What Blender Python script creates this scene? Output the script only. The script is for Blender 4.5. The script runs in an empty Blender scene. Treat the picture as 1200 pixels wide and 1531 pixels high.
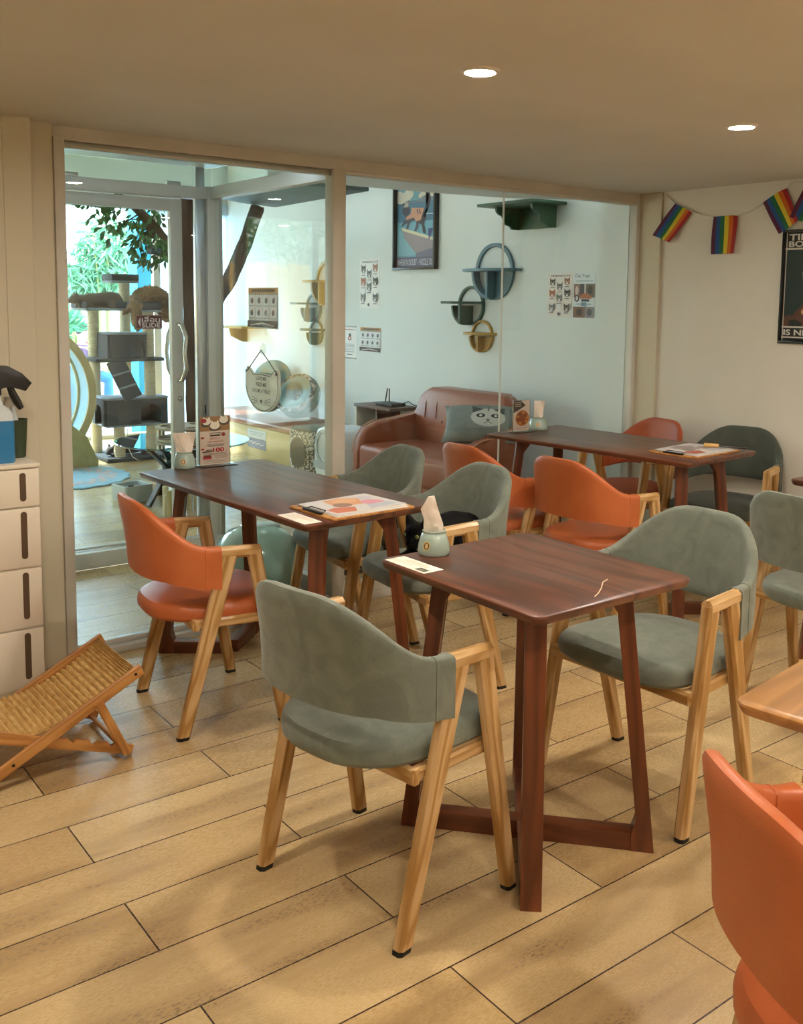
import bpy, bmesh, math, random
from mathutils import Vector, Matrix, Euler, noise as mnoise
random.seed(11)
S = bpy.context.scene
COL = S.collection
PI = math.pi
def rad(a): return a * PI / 180

# ------------------------------------------------------------------ materials
def lin(h, a=1.0):
    h = h.lstrip('#')
    c = [int(h[i:i + 2], 16) / 255 for i in (0, 2, 4)]
    return tuple((v / 12.92 if v <= 0.04045 else ((v + 0.055) / 1.055) ** 2.4) for v in c) + (a,)

MATS = {}
def new_mat(name):
    m = bpy.data.materials.new(name); m.use_nodes = True
    nt = m.node_tree; nt.nodes.clear()
    out = nt.nodes.new('ShaderNodeOutputMaterial')
    b = nt.nodes.new('ShaderNodeBsdfPrincipled')
    nt.links.new(b.outputs[0], out.inputs[0])
    return m, nt, b, out

def P(name, hexa, rough=.5, hexb=None, scale=6, stretch=(1, 1, 1), detail=4, bump=0, bscale=None, metal=0, spec=.5, coat=0, sheen=0, emit=0, lo=.35, hi=.65, dist=0):
    """Principled with noise-mottled colour and an optional noise bump."""
    if name in MATS: return MATS[name]
    m, nt, b, out = new_mat(name)
    b.inputs['Roughness'].default_value = rough
    b.inputs['Metallic'].default_value = metal
    b.inputs['Specular IOR Level'].default_value = spec
    b.inputs['Coat Weight'].default_value = coat
    b.inputs['Coat Roughness'].default_value = .15
    b.inputs['Sheen Weight'].default_value = sheen
    b.inputs['Base Color'].default_value = lin(hexa)
    if emit:
        b.inputs['Emission Color'].default_value = lin(hexa)
        b.inputs['Emission Strength'].default_value = emit
    if hexb or bump:
        tc = nt.nodes.new('ShaderNodeTexCoord'); mp = nt.nodes.new('ShaderNodeMapping')
        mp.inputs['Scale'].default_value = stretch
        nt.links.new(tc.outputs['Object'], mp.inputs[0])
        n = nt.nodes.new('ShaderNodeTexNoise')
        n.inputs['Scale'].default_value = scale; n.inputs['Detail'].default_value = detail
        n.inputs['Distortion'].default_value = dist
        nt.links.new(mp.outputs[0], n.inputs['Vector'])
        if hexb:
            r = nt.nodes.new('ShaderNodeValToRGB')
            r.color_ramp.elements[0].position = lo; r.color_ramp.elements[1].position = hi
            r.color_ramp.elements[0].color = lin(hexa); r.color_ramp.elements[1].color = lin(hexb)
            nt.links.new(n.outputs[0], r.inputs[0]); nt.links.new(r.outputs[0], b.inputs['Base Color'])
        if bump:
            n2 = n
            if bscale:
                n2 = nt.nodes.new('ShaderNodeTexNoise'); n2.inputs['Scale'].default_value = bscale; n2.inputs['Detail'].default_value = 3
                nt.links.new(mp.outputs[0], n2.inputs['Vector'])
            bp = nt.nodes.new('ShaderNodeBump'); bp.inputs['Strength'].default_value = bump; bp.inputs['Distance'].default_value = .01
            nt.links.new(n2.outputs[0], bp.inputs['Height']); nt.links.new(bp.outputs[0], b.inputs['Normal'])
    MATS[name] = m
    return m

def WOOD(name, c1, c2, c3=None, rough=.45, k=9, ax=2, coat=0, bands=7):
    """Straight-grained timber, grain along object axis ax."""
    if name in MATS: return MATS[name]
    m, nt, b, out = new_mat(name)
    b.inputs['Roughness'].default_value = rough; b.inputs['Coat Weight'].default_value = coat; b.inputs['Coat Roughness'].default_value = .12
    tc = nt.nodes.new('ShaderNodeTexCoord'); mp = nt.nodes.new('ShaderNodeMapping')
    s = [1, 1, 1]; s[ax] = .13
    mp.inputs['Scale'].default_value = s
    nt.links.new(tc.outputs['Object'], mp.inputs[0])
    n = nt.nodes.new('ShaderNodeTexNoise'); n.inputs['Scale'].default_value = k; n.inputs['Detail'].default_value = 2; n.inputs['Distortion'].default_value = .4
    nt.links.new(mp.outputs[0], n.inputs['Vector'])
    mul = nt.nodes.new('ShaderNodeMath'); mul.operation = 'MULTIPLY'; mul.inputs[1].default_value = bands
    nt.links.new(n.outputs[0], mul.inputs[0])
    fr = nt.nodes.new('ShaderNodeMath'); fr.operation = 'PINGPONG'; fr.inputs[1].default_value = .5
    nt.links.new(mul.outputs[0], fr.inputs[0])
    f2 = nt.nodes.new('ShaderNodeTexNoise'); f2.inputs['Scale'].default_value = k * 14; f2.inputs['Detail'].default_value = 3
    nt.links.new(mp.outputs[0], f2.inputs['Vector'])
    ad = nt.nodes.new('ShaderNodeMath'); ad.operation = 'MULTIPLY_ADD'; ad.inputs[1].default_value = 1.5
    nt.links.new(fr.outputs[0], ad.inputs[0])
    m2 = nt.nodes.new('ShaderNodeMath'); m2.operation = 'MULTIPLY'; m2.inputs[1].default_value = .35
    nt.links.new(f2.outputs[0], m2.inputs[0]); nt.links.new(m2.outputs[0], ad.inputs[2])
    r = nt.nodes.new('ShaderNodeValToRGB')
    r.color_ramp.elements[0].position = .12; r.color_ramp.elements[1].position = .8
    r.color_ramp.elements[0].color = lin(c1); r.color_ramp.elements[1].color = lin(c2)
    if c3:
        e = r.color_ramp.elements.new(.5); e.color = lin(c3)
    nt.links.new(ad.outputs[0], r.inputs[0]); nt.links.new(r.outputs[0], b.inputs['Base Color'])
    MATS[name] = m
    return m

def GLASS(name, tint='f9fcfb', refl=1.0):
    if name in MATS: return MATS[name]
    m, nt, b, out = new_mat(name); nt.nodes.remove(b)
    t = nt.nodes.new('ShaderNodeBsdfTransparent'); t.inputs[0].default_value = lin(tint)
    g = nt.nodes.new('ShaderNodeBsdfGlossy'); g.inputs['Roughness'].default_value = 0.0; g.inputs[0].default_value = (1, 1, 1, 1)
    f = nt.nodes.new('ShaderNodeLayerWeight'); f.inputs['Blend'].default_value = .5
    pw = nt.nodes.new('ShaderNodeMath'); pw.operation = 'POWER'; pw.inputs[1].default_value = 5
    nt.links.new(f.outputs['Facing'], pw.inputs[0])
    mu = nt.nodes.new('ShaderNodeMath'); mu.operation = 'MULTIPLY_ADD'; mu.inputs[1].default_value = .96 * refl; mu.inputs[2].default_value = .04 * refl
    nt.links.new(pw.outputs[0], mu.inputs[0])
    mx = nt.nodes.new('ShaderNodeMixShader')
    nt.links.new(mu.outputs[0], mx.inputs[0]); nt.links.new(t.outputs[0], mx.inputs[1]); nt.links.new(g.outputs[0], mx.inputs[2])
    nt.links.new(mx.outputs[0], out.inputs[0])
    MATS[name] = m
    return m

def FLAT(hexa, rough=.6):
    n = 'ink_' + hexa.lstrip('#') + ('' if rough == .6 else '_%d' % int(rough * 100))
    return P(n, hexa, rough)

# ------------------------------------------------------------------ mesh helpers
def B(): return bmesh.new()

def box(bm, x0, x1, y0, y1, z0, z1, bev=0, seg=2, M=None):
    r = bmesh.ops.create_cube(bm, size=1)
    vs = r['verts']
    for v in vs:
        v.co = Vector(((x0 + x1) / 2 + v.co.x * (x1 - x0), (y0 + y1) / 2 + v.co.y * (y1 - y0), (z0 + z1) / 2 + v.co.z * (z1 - z0)))
    if bev:
        es = list({e for v in vs for e in v.link_edges})
        r2 = bmesh.ops.bevel(bm, geom=es, offset=bev, segments=seg, affect='EDGES', profile=.5)
        vs = list({v for f in r2['faces'] for v in f.verts} | {v for v in vs if v.is_valid})
    if M is not None: bmesh.ops.transform(bm, matrix=M, verts=vs)
    return vs

def loft(bm, rings, closed=False, caps=True):
    vv = [[bm.verts.new(p) for p in r] for r in rings]
    n = len(vv[0]); L = len(vv)
    for i in range(L if closed else L - 1):
        a, b = vv[i], vv[(i + 1) % L]
        for j in range(n):
            bm.faces.new((a[j], a[(j + 1) % n], b[(j + 1) % n], b[j]))
    if caps and not closed:
        bm.faces.new(list(reversed(vv[0]))); bm.faces.new(vv[-1])
    return [v for r in vv for v in r]

def frame_of(d, up=Vector((0, 0, 1))):
    d = d.normalized()
    if abs(d.dot(up)) > .98: up = Vector((0, 1, 0))
    s = d.cross(up).normalized(); u = s.cross(d).normalized()
    return s, u

def tube(bm, pts, r, n=10, closed=False, caps=True, sx=1.0):
    pts = [Vector(p) for p in pts]; L = len(pts); rings = []
    rr = r if isinstance(r, (list, tuple)) else [r] * L
    up = Vector((0, 0, 1)); prev = None
    for i, p in enumerate(pts):
        if closed: d = pts[(i + 1) % L] - pts[i - 1]
        else: d = pts[min(i + 1, L - 1)] - pts[max(i - 1, 0)]
        d.normalize()
        if prev is None:
            s, u = frame_of(d)
        else:
            u = (prev - d * prev.dot(d)).normalized(); s = d.cross(u)
        prev = u
        rings.append([p + (s * math.cos(a) * sx + u * math.sin(a)) * rr[i] for a in [2 * PI * k / n for k in range(n)]])
    return loft(bm, rings, closed, caps)

def lathe(bm, prof, n=24, c=(0, 0, 0), caps=True):
    rings = [[Vector((c[0] + r * math.cos(2 * PI * k / n), c[1] + r * math.sin(2 * PI * k / n), c[2] + z)) for k in range(n)] for r, z in prof]
    return loft(bm, rings, False, caps)

def prism(bm, pts, h0, h1, M=None, bev=0):
    """Polygon pts (x, y) extruded from z=h0 to h1, then placed by M."""
    a = [bm.verts.new((p[0], p[1], h0)) for p in pts]; b = [bm.verts.new((p[0], p[1], h1)) for p in pts]
    n = len(pts)
    fs = [bm.faces.new(list(reversed(a))), bm.faces.new(b)]
    for i in range(n): fs.append(bm.faces.new((a[i], a[(i + 1) % n], b[(i + 1) % n], b[i])))
    vs = a + b
    if bev:
        es = list({e for f in fs[:2] for e in f.edges})
        r2 = bmesh.ops.bevel(bm, geom=es, offset=bev, segments=2, affect='EDGES', profile=.5)
        vs = list({v for f in r2['faces'] for v in f.verts} | {v for v in vs if v.is_valid} | {v for f in fs if f.is_valid for v in f.verts})
    if M is not None: bmesh.ops.transform(bm, matrix=M, verts=vs)
    return vs

def basis(o, u, v, n=None):
    u = Vector(u).normalized(); v = Vector(v); v = (v - u * v.dot(u)).normalized()
    n = u.cross(v)
    m = Matrix.Identity(4)
    for i in range(3):
        m[i][0], m[i][1], m[i][2], m[i][3] = u[i], v[i], n[i], o[i]
    return m

def rrect(x0, x1, y0, y1, r, n=5):
    out = []
    for cx, cy, a0 in ((x1 - r, y1 - r, 0), (x0 + r, y1 - r, 90), (x0 + r, y0 + r, 180), (x1 - r, y0 + r, 270)):
        for k in range(n + 1):
            a = rad(a0 + 90 * k / n); out.append((cx + r * math.cos(a), cy + r * math.sin(a)))
    return out

def ball(bm, c, rx, ry=None, rz=None, n=12, M=None):
    ry = ry or rx; rz = rz or rx
    r = bmesh.ops.create_uvsphere(bm, u_segments=n + 4, v_segments=n, radius=1)
    vs = r['verts']
    for v in vs: v.co = Vector((v.co.x * rx, v.co.y * ry, v.co.z * rz))
    if M is not None: bmesh.ops.transform(bm, matrix=M, verts=vs)
    for v in vs: v.co += Vector(c)
    return vs

def beam(bm, p0, p1, w0, d0, w1=None, d1=None, wide=(1, 0, 0), flat=True, ch=.22):
    """Straight timber from p0 to p1; w along 'wide', d across; ends cut level when flat."""
    p0 = Vector(p0); p1 = Vector(p1); w1 = w1 or w0; d1 = d1 or d0
    a = (p1 - p0).normalized(); W = Vector(wide); W = (W - a * W.dot(a)).normalized(); D = a.cross(W)
    rings = []
    for p, w, d in ((p0, w0, d0), (p1, w1, d1)):
        c = ch * min(w, d); hw, hd = w / 2, d / 2
        q = [(hw - c, -hd), (hw, -hd + c), (hw, hd - c), (hw - c, hd), (-hw + c, hd), (-hw, hd - c), (-hw, -hd + c), (-hw + c, -hd)]
        ring = []
        for x, y in q:
            v = p + W * x + D * y
            if flat and abs(a.z) > .3: v = v - a * ((v.z - p.z) / a.z)
            ring.append(v)
        rings.append(ring)
    return loft(bm, rings)

# ------------------------------------------------------------------ objects
def mesh_obj(name, bm, mats, parent=None, M=None, smooth=35, normals=True):
    if normals: bmesh.ops.recalc_face_normals(bm, faces=bm.faces)
    me = bpy.data.meshes.new(name); bm.to_mesh(me); bm.free()
    o = bpy.data.objects.new(name, me); COL.objects.link(o)
    for m in (mats if isinstance(mats, (list, tuple)) else [mats]): me.materials.append(m)
    if smooth:
        me.shade_smooth(); me.set_sharp_from_angle(angle=rad(smooth))
    if parent is not None: o.parent = parent
    if M is not None: o.matrix_basis = M
    return o

def part(name, bm, mat, parent, M=None, label=None, smooth=35, along=None):
    """A part given in its thing's own coordinates. along=(p0, p1): local Z of the part runs that way (wood grain)."""
    if along:
        p0, p1 = Vector(along[0]), Vector(along[1]); d = (p1 - p0).normalized()
        s, u = frame_of(d, Vector((0, 1, 0)) if abs(d.y) < .9 else Vector((1, 0, 0)))
        F = Matrix.Identity(4)
        for i in range(3): F[i][0], F[i][1], F[i][2], F[i][3] = s[i], u[i], d[i], p0[i]
        bmesh.ops.transform(bm, matrix=F.inverted(), verts=bm.verts)
        M = F
    o = mesh_obj(name, bm, mat, parent, M, smooth)
    if label: o['label'] = label
    return o

def tag(o, label, cat, group=None):
    o['label'] = label; o['category'] = cat
    if group: o['group'] = group
    return o

def thing(name, label, cat, loc=(0, 0, 0), rotz=0, group=None):
    o = bpy.data.objects.new(name, None); COL.objects.link(o)
    o.empty_display_size = .1
    o.location = loc; o.rotation_euler = (0, 0, rotz)
    return tag(o, label, cat, group)

def single(name, bm, mat, label, cat, group=None, M=None, smooth=35):
    return tag(mesh_obj(name, bm, mat, None, M, smooth), label, cat, group)

def struct(name, bm, mat, smooth=0):
    o = mesh_obj(name, bm, mat, None, None, smooth); o['kind'] = 'structure'; return o

def struct_root(name, loc=(0, 0, 0)):
    o = bpy.data.objects.new(name, None); COL.objects.link(o); o.location = loc; o['kind'] = 'structure'; return o

def dup(root, loc, rotz, label, group=None, scale=None):
    def cp(o, parent):
        c = o.copy(); COL.objects.link(c)
        if parent is not None: c.parent = parent
        for ch in [x for x in bpy.data.objects if x.parent == o]: cp(ch, c)
        return c
    r = cp(root, None); r.location = loc; r.rotation_euler = (0, 0, rotz)
    if scale: r.scale = (scale,) * 3
    r['label'] = label
    if group: r['group'] = group
    return r

def baked(bm, voxel=None, smooth=0, subsurf=0, fac=.5):
    """Fuse the shapes of bm into one continuous skin (voxel remesh) and hand back a bmesh."""
    bmesh.ops.recalc_face_normals(bm, faces=bm.faces)
    me = bpy.data.meshes.new('tmp'); bm.to_mesh(me); bm.free()
    o = bpy.data.objects.new('tmp', me); COL.objects.link(o)
    if voxel:
        r = o.modifiers.new('r', 'REMESH'); r.mode = 'VOXEL'; r.voxel_size = voxel
    if smooth:
        s = o.modifiers.new('s', 'SMOOTH'); s.iterations = smooth; s.factor = fac
    if subsurf:
        s = o.modifiers.new('u', 'SUBSURF'); s.levels = subsurf; s.render_levels = subsurf
    dg = bpy.context.evaluated_depsgraph_get()
    m2 = bpy.data.meshes.new_from_object(o.evaluated_get(dg))
    out = bmesh.new(); out.from_mesh(m2)
    bpy.data.objects.remove(o); bpy.data.meshes.remove(me); bpy.data.meshes.remove(m2)
    return out

# ------------------------------------------------------------------ printed things
TXT = {}
def text_geo(s, bold=0.0):
    k = (s, bold)
    if k in TXT: return TXT[k]
    c = bpy.data.curves.new('txt', 'FONT'); c.body = s; c.size = 1; c.resolution_u = 3; c.offset = bold
    o = bpy.data.objects.new('txt', c); COL.objects.link(o)
    dg = bpy.context.evaluated_depsgraph_get()
    m = bpy.data.meshes.new_from_object(o.evaluated_get(dg))
    vs = [(v.co.x, v.co.y) for v in m.vertices]; fs = [tuple(p.vertices) for p in m.polygons]
    bpy.data.objects.remove(o); bpy.data.curves.remove(c); bpy.data.meshes.remove(m)
    TXT[k] = (vs, fs)
    return TXT[k]

class Print:
    """A printed sheet: ink shapes lie on the front of a thin solid sheet, all one mesh with a colour per ink."""
    def __init__(s, w, h, paper='f2efe8', t=.0012, rough=.55, step=.00015, r=0):
        s.w, s.h, s.bm, s.mats, s.z, s.step = w, h, B(), [], t, step
        s.rough = rough
        s.mi(paper)
        if r: prism(s.bm, rrect(0, w, 0, h, r), 0, t)
        else: box(s.bm, 0, w, 0, h, 0, t)
    def mi(s, hx):
        m = FLAT(hx, s.rough)
        if m not in s.mats: s.mats.append(m)
        return s.mats.index(m)
    def face(s, pts, hx):
        s.z += s.step
        f = s.bm.faces.new([s.bm.verts.new((x, y, s.z)) for x, y in pts]); f.material_index = s.mi(hx); f.normal_update()
        if f.normal.z < 0: f.normal_flip()
        return s
    def poly(s, pts, hx): return s.face([(x * s.w, y * s.h) for x, y in pts], hx)
    def rect(s, x0, y0, x1, y1, hx): return s.poly([(x0, y0), (x1, y0), (x1, y1), (x0, y1)], hx)
    def ell(s, cx, cy, rx, ry, hx, n=18, a0=0, a1=360):
        k = n if a1 - a0 == 360 else n + 1
        return s.poly([(cx + rx * math.cos(rad(a0 + (a1 - a0) * i / n)), cy + ry * math.sin(rad(a0 + (a1 - a0) * i / n))) for i in range(k)], hx)
    def line(s, pts, wd, hx):
        for (a, b), (c, d) in zip(pts, pts[1:]):
            a, b, c, d = a * s.w, b * s.h, c * s.w, d * s.h
            l = math.hypot(c - a, d - b) or 1; nx, ny = -(d - b) / l * wd / 2, (c - a) / l * wd / 2
            s.face([(a - nx, b - ny), (c - nx, d - ny), (c + nx, d + ny), (a + nx, b + ny)], hx)
        return s
    def text(s, t, x0, x1, y0, y1, hx, bold=.012):
        vs, fs = text_geo(t, bold)
        if not vs: return s
        ax = min(v[0] for v in vs); bx = max(v[0] for v in vs); ay = min(v[1] for v in vs); by = max(v[1] for v in vs)
        s.z += s.step; mi = s.mi(hx)
        X0, X1, Y0, Y1 = x0 * s.w, x1 * s.w, y0 * s.h, y1 * s.h
        bv = [s.bm.verts.new((X0 + (v[0] - ax) / (bx - ax) * (X1 - X0), Y0 + (v[1] - ay) / (by - ay) * (Y1 - Y0), s.z)) for v in vs]
        for f in fs:
            try:
                q = s.bm.faces.new([bv[i] for i in f]); q.material_index = mi; q.normal_update()
                if q.normal.z < 0: q.normal_flip()
            except ValueError: pass
        return s
    def bars(s, x0, x1, ys, th, hx, jag=.25):
        for y in ys:
            d = random.random() * jag * (x1 - x0)
            s.rect(x0 + d / 2, y - th / 2, x1 - d / 2, y + th / 2, hx)
        return s
    def build(s, name, M, parent=None):
        return mesh_obj(name, s.bm, s.mats, parent, M, 0, normals=False)
# ------------------------------------------------------------------ palette
m_paint = P('cream wall paint', 'e6e2d6', .75, 'e0dbce', 2.2, bump=.05, bscale=60)
m_cool = P('white wall paint', 'e6ebe8', .7, 'dde4e2', 1.3, bump=.06, bscale=25)
m_panel = P('cream laminate', 'd2cab2', .5, 'cbc2a9', 1.5)
m_ceil = P('ceiling paint', 'd3d0c8', .8, 'ccc8be', 1.2)
m_alu = P('white coated aluminium', 'd9d9d2', .35, 'cfcfc8', 3)
m_alu2 = P('cream coated aluminium', 'cfcabd', .4, 'c4beb0', 4)
m_alug = P('grey aluminium', 'a9aaa2', .35, metal=.6)
m_brush = P('brushed aluminium', 'c4ccd2', .28, 'aeb9c2', 5, (8, 8, .4), metal=.8)
m_chrome = P('polished steel', 'd8dadb', .12, metal=1)
m_glass = GLASS('clear glass', 'f9fcfb', .6)
m_glass2 = GLASS('greenish glass', 'edf4f0')
m_acry = GLASS('acrylic', 'f4f6f4')
m_tabg = GLASS('tinted table glass', '9fc4cc', 1.6)
m_black = P('black plastic', '121212', .4)
m_rubber = P('black rubber', '0d0c0b', .6)
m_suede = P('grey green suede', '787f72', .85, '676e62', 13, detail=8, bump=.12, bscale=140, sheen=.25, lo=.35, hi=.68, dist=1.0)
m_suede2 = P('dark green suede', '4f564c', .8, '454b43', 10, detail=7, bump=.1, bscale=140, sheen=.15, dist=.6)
m_orange = P('orange leather', 'c1693a', .42, 'b86032', 7, bump=.06, bscale=220, coat=.05)
m_orange2 = P('red brown leather', 'ad5533', .42, 'a44f2f', 7, bump=.06, bscale=220)
m_sofa = P('tan sofa leather', '99593f', .36, '8e5038', 3, bump=.08, bscale=90, coat=.05)
m_ash = WOOD('ash timber', 'd6b383', 'a87c42', 'c6a069', .42, 10, 2, .1)
m_ashx = WOOD('ash timber side grain', 'd8b586', 'b58c52', 'c9a36d', .42, 10, 0, .1)
m_walx = WOOD('walnut top', '74452f', '4f2c1d', '683c29', .36, 6, 1, .08, 6)
m_wal = WOOD('walnut legs', '7a4022', '5c2d17', '6c371d', .35, 8, 2, .25, 5)
m_oakt = WOOD('oak top', 'b98648', '9d6d36', 'ae7b40', .35, 6, 0, .2)
m_pine = WOOD('pine slat', 'c99252', 'a66f35', 'bd8547', .5, 12, 2, 0, 6)
m_ply = WOOD('pale plywood', 'e3d3a6', 'cdb883', 'dac796', .55, 3, 1, 0, 8)
m_white = P('white plastic', 'e6dcca', .4)
m_celadon = P('celadon glaze', 'a9bdb0', .18, '9db1a5', 5, coat=.5)
m_napkin = P('paper napkin', 'f3e6d6', .9, 'eadbc8', 18, bump=.15, bscale=30)
m_tan = P('sisal rope', 'e2d8bd', .9, 'd2c6a4', 6, (1, 1, 30), bump=.3)

# ------------------------------------------------------------------ plank floor
def floor_mat():
    m, nt, b, out = new_mat('plank tiles')
    N = nt.nodes.new; L = nt.links.new
    tc = N('ShaderNodeTexCoord'); mp = N('ShaderNodeMapping'); mp.inputs['Location'].default_value = (-.7833, -.0394, 0)
    L(tc.outputs['Object'], mp.inputs[0])
    br = N('ShaderNodeTexBrick'); br.offset = .5; br.offset_frequency = 2; br.squash = 1
    for k, v in (('Scale', 1), ('Mortar Size', .0021), ('Mortar Smooth', .1), ('Bias', 0), ('Brick Width', .9797), ('Row Height', .21393)): br.inputs[k].default_value = v
    br.inputs['Color1'].default_value = (0, 0, 0, 1); br.inputs['Color2'].default_value = (1, 1, 1, 1); br.inputs['Mortar'].default_value = (.5, .5, .5, 1)
    L(mp.outputs[0], br.inputs['Vector'])
    # each tile gets its own slice of the grain
    off = N('ShaderNodeVectorMath'); off.operation = 'MULTIPLY_ADD'; off.inputs[1].default_value = (7, 13, 5)
    L(br.outputs['Color'], off.inputs[0]); L(tc.outputs['Object'], off.inputs[2])
    g = N('ShaderNodeMapping'); g.inputs['Scale'].default_value = (1, 5, 1); L(off.outputs[0], g.inputs[0])
    n1 = N('ShaderNodeTexNoise'); n1.inputs['Scale'].default_value = 1.7; n1.inputs['Detail'].default_value = 3; L(g.outputs[0], n1.inputs['Vector'])
    g2 = N('ShaderNodeMapping'); g2.inputs['Scale'].default_value = (22, 110, 1); L(off.outputs[0], g2.inputs[0])
    n2 = N('ShaderNodeTexNoise'); n2.inputs['Scale'].default_value = 3.2; n2.inputs['Detail'].default_value = 4; n2.inputs['Roughness'].default_value = .65; L(g2.outputs[0], n2.inputs['Vector'])
    r1 = N('ShaderNodeValToRGB'); r1.color_ramp.elements[0].position = .3; r1.color_ramp.elements[1].position = .7
    r1.color_ramp.elements[0].color = lin('d8bf8e'); r1.color_ramp.elements[1].color = lin('ccb083'); L(n1.outputs[0], r1.inputs[0])
    # worn, darker dotted grain in patches
    mk = N('ShaderNodeValToRGB'); mk.color_ramp.elements[0].position = .51; mk.color_ramp.elements[1].position = .66; L(n1.outputs[0], mk.inputs[0])
    sp = N('ShaderNodeValToRGB'); sp.color_ramp.elements[0].position = .47; sp.color_ramp.elements[1].position = .60; L(n2.outputs[0], sp.inputs[0])
    mm = N('ShaderNodeMath'); mm.operation = 'MULTIPLY'; L(mk.outputs[0], mm.inputs[0]); L(sp.outputs[0], mm.inputs[1])
    m3 = N('ShaderNodeMath'); m3.operation = 'MULTIPLY'; m3.inputs[1].default_value = .8; L(mm.outputs[0], m3.inputs[0])
    mx = N('ShaderNodeMixRGB'); mx.inputs[2].default_value = lin('6e5334'); L(m3.outputs[0], mx.inputs[0]); L(r1.outputs[0], mx.inputs[1])
    tv = N('ShaderNodeMixRGB'); tv.blend_type = 'MULTIPLY'; tv.inputs[2].default_value = lin('e2d8c8')
    L(br.outputs['Color'], tv.inputs[0]); L(mx.outputs[0], tv.inputs[1])
    jo = N('ShaderNodeMixRGB'); jo.inputs[2].default_value = lin('3c2a1b'); L(br.outputs['Fac'], jo.inputs[0]); L(tv.outputs[0], jo.inputs[1])
    L(jo.outputs[0], b.inputs['Base Color'])
    ro = N('ShaderNodeMapRange'); ro.inputs['To Min'].default_value = .19; ro.inputs['To Max'].default_value = .36; L(n2.outputs[0], ro.inputs[0]); L(ro.outputs[0], b.inputs['Roughness'])
    hb = N('ShaderNodeMath'); hb.operation = 'MULTIPLY_ADD'; hb.inputs[1].default_value = -.8; L(br.outputs['Fac'], hb.inputs[0]); L(n2.outputs[0], hb.inputs[2])
    bp = N('ShaderNodeBump'); bp.inputs['Strength'].default_value = .07; bp.inputs['Distance'].default_value = .004; L(hb.outputs[0], bp.inputs['Height']); L(bp.outputs[0], b.inputs['Normal'])
    return m
m_floor = floor_mat()

# ------------------------------------------------------------------ room shell
FY = 3.85                      # front face of the glass front
ZC = 2.095                     # ceiling of the dining room
bm = B(); box(bm, -1.65, 4.65, -3.1, 5.14, -.06, 0); struct('floor', bm, m_floor)
bm = B(); prism(bm, [(2.46, 3.90), (4.75, 3.90), (4.75, 9.45), (-3, 9.45), (-3, 5.165), (2.46, 5.165)], -.05, .08); struct('floor', bm, m_floor)
bm = B(); box(bm, -1.65, 4.65, -3.1, 3.86, ZC, ZC + .06); struct('ceiling', bm, m_ceil)
bm = B(); box(bm, 4.55, 4.65, -3.1, 3.86, 0, ZC); struct('wall_right', bm, m_paint)
bm = B(); box(bm, 4.6, 4.75, 4.140, 9.45, 0, 2.85); struct('wall_right', bm, m_cool)
bm = B(); box(bm, 4.50, 4.75, 3.90, 4.140, 0, 2.12); struct('wall_right', bm, m_cool)
bm = B(); box(bm, -1.65, -1.6, -3.1, 3.75, 0, ZC); struct('wall_left', bm, m_paint)
bm = B(); box(bm, -1.65, 4.65, -3.15, -3.1, 0, ZC); struct('wall_back', bm, m_paint)
# laminate panel and strips left of the glass
bm = B(); box(bm, -1.65, .963, 3.75, 3.84, 0, ZC, .002); box(bm, .967, 1.065, 3.75, 3.84, 0, ZC, .002); box(bm, .95, .98, 3.753, 3.84, 0, ZC); struct('wall_front', bm, m_panel)
bm = B(); box(bm, 1.065, 1.165, 3.822, 3.90, 0, 2.10, .003); struct('trim_1', bm, m_panel)
bm = B(); box(bm, 4.532, 4.55, 3.69, 3.85, 0, ZC, .003); struct('trim_2', bm, m_panel)
# ceiling of the lobby, slab edge and high ceiling of the cat room
bm = B(); box(bm, 1.1, 2.45, 3.93, 5.165, 2.18, 2.24); struct('ceiling', bm, m_alu)
bm = B(); prism(bm, [(2.45, 3.93), (4.6, 3.93), (4.6, 4.0), (4.425, 4.09), (3.951, 4.377), (3.518, 4.455), (3.096, 4.502), (2.45, 4.53)], 2.07, 2.2); struct('ceiling', bm, m_alu)
bm = B(); box(bm, -3.1, 4.75, 3.93, 9.45, 2.85, 2.92); struct('ceiling', bm, m_cool)
bm = B(); box(bm, 1.08, 1.14, 3.9, 5.2, 0, 2.9); box(bm, -3.1, 1.12, 5.14, 5.2, 0, 2.9); box(bm, -3.1, -3.0, 5.2, 9.45, 0, 2.9); struct('wall_left', bm, m_cool)
bm = B(); box(bm, 1.1, 4.75, 3.93, 3.99, 2.2, 2.9); struct('wall_front', bm, m_cool)

# ------------------------------------------------------------------ glass front
def member(name, root, *dims, mat=None, bev=.003):
    bm = B(); box(bm, *dims, bev); return part(name, bm, mat or m_alu, root)
bm = B(); box(bm, 1.165, 4.56, FY, 3.925, 2.045, 2.12, .002); struct('trim_3', bm, m_alu2)        # head beam
bm = B(); box(bm, 2.47, 4.50, 3.832, 3.905, 0, .04, .002); box(bm, 2.47, 4.50, 3.842, 3.905, .04, .08, .002); struct('trim_4', bm, m_alu2)
w1 = struct_root('window_1')
member('frame', w1, 1.165, 1.205, 3.81, 3.905, 0, 2.05, mat=m_alu2)
member('track', w1, 1.205, 2.42, 3.83, 3.93, 0, .028); member('track', w1, 1.205, 2.42, 3.865, 3.895, .028, .05)
member('rail', w1, 1.205, 2.42, 3.862, 3.898, 2.018, 2.045, mat=m_alug)
member('pane', w1, 1.205, 2.415, 3.876, 3.884, .05, 2.02, mat=m_glass, bev=0)
w2 = struct_root('window_2')
member('frame', w2, 2.415, 2.485, 3.845, 3.915, 0, 2.05, mat=m_alu2)
member('frame', w2, 4.505, 4.56, 3.845, 3.91, .08, 2.05, mat=m_alu)
member('rail', w2, 2.485, 4.505, 3.868, 3.896, .08, .10); member('rail', w2, 2.485, 4.505, 3.865, 3.9, 2.03, 2.05)
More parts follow.
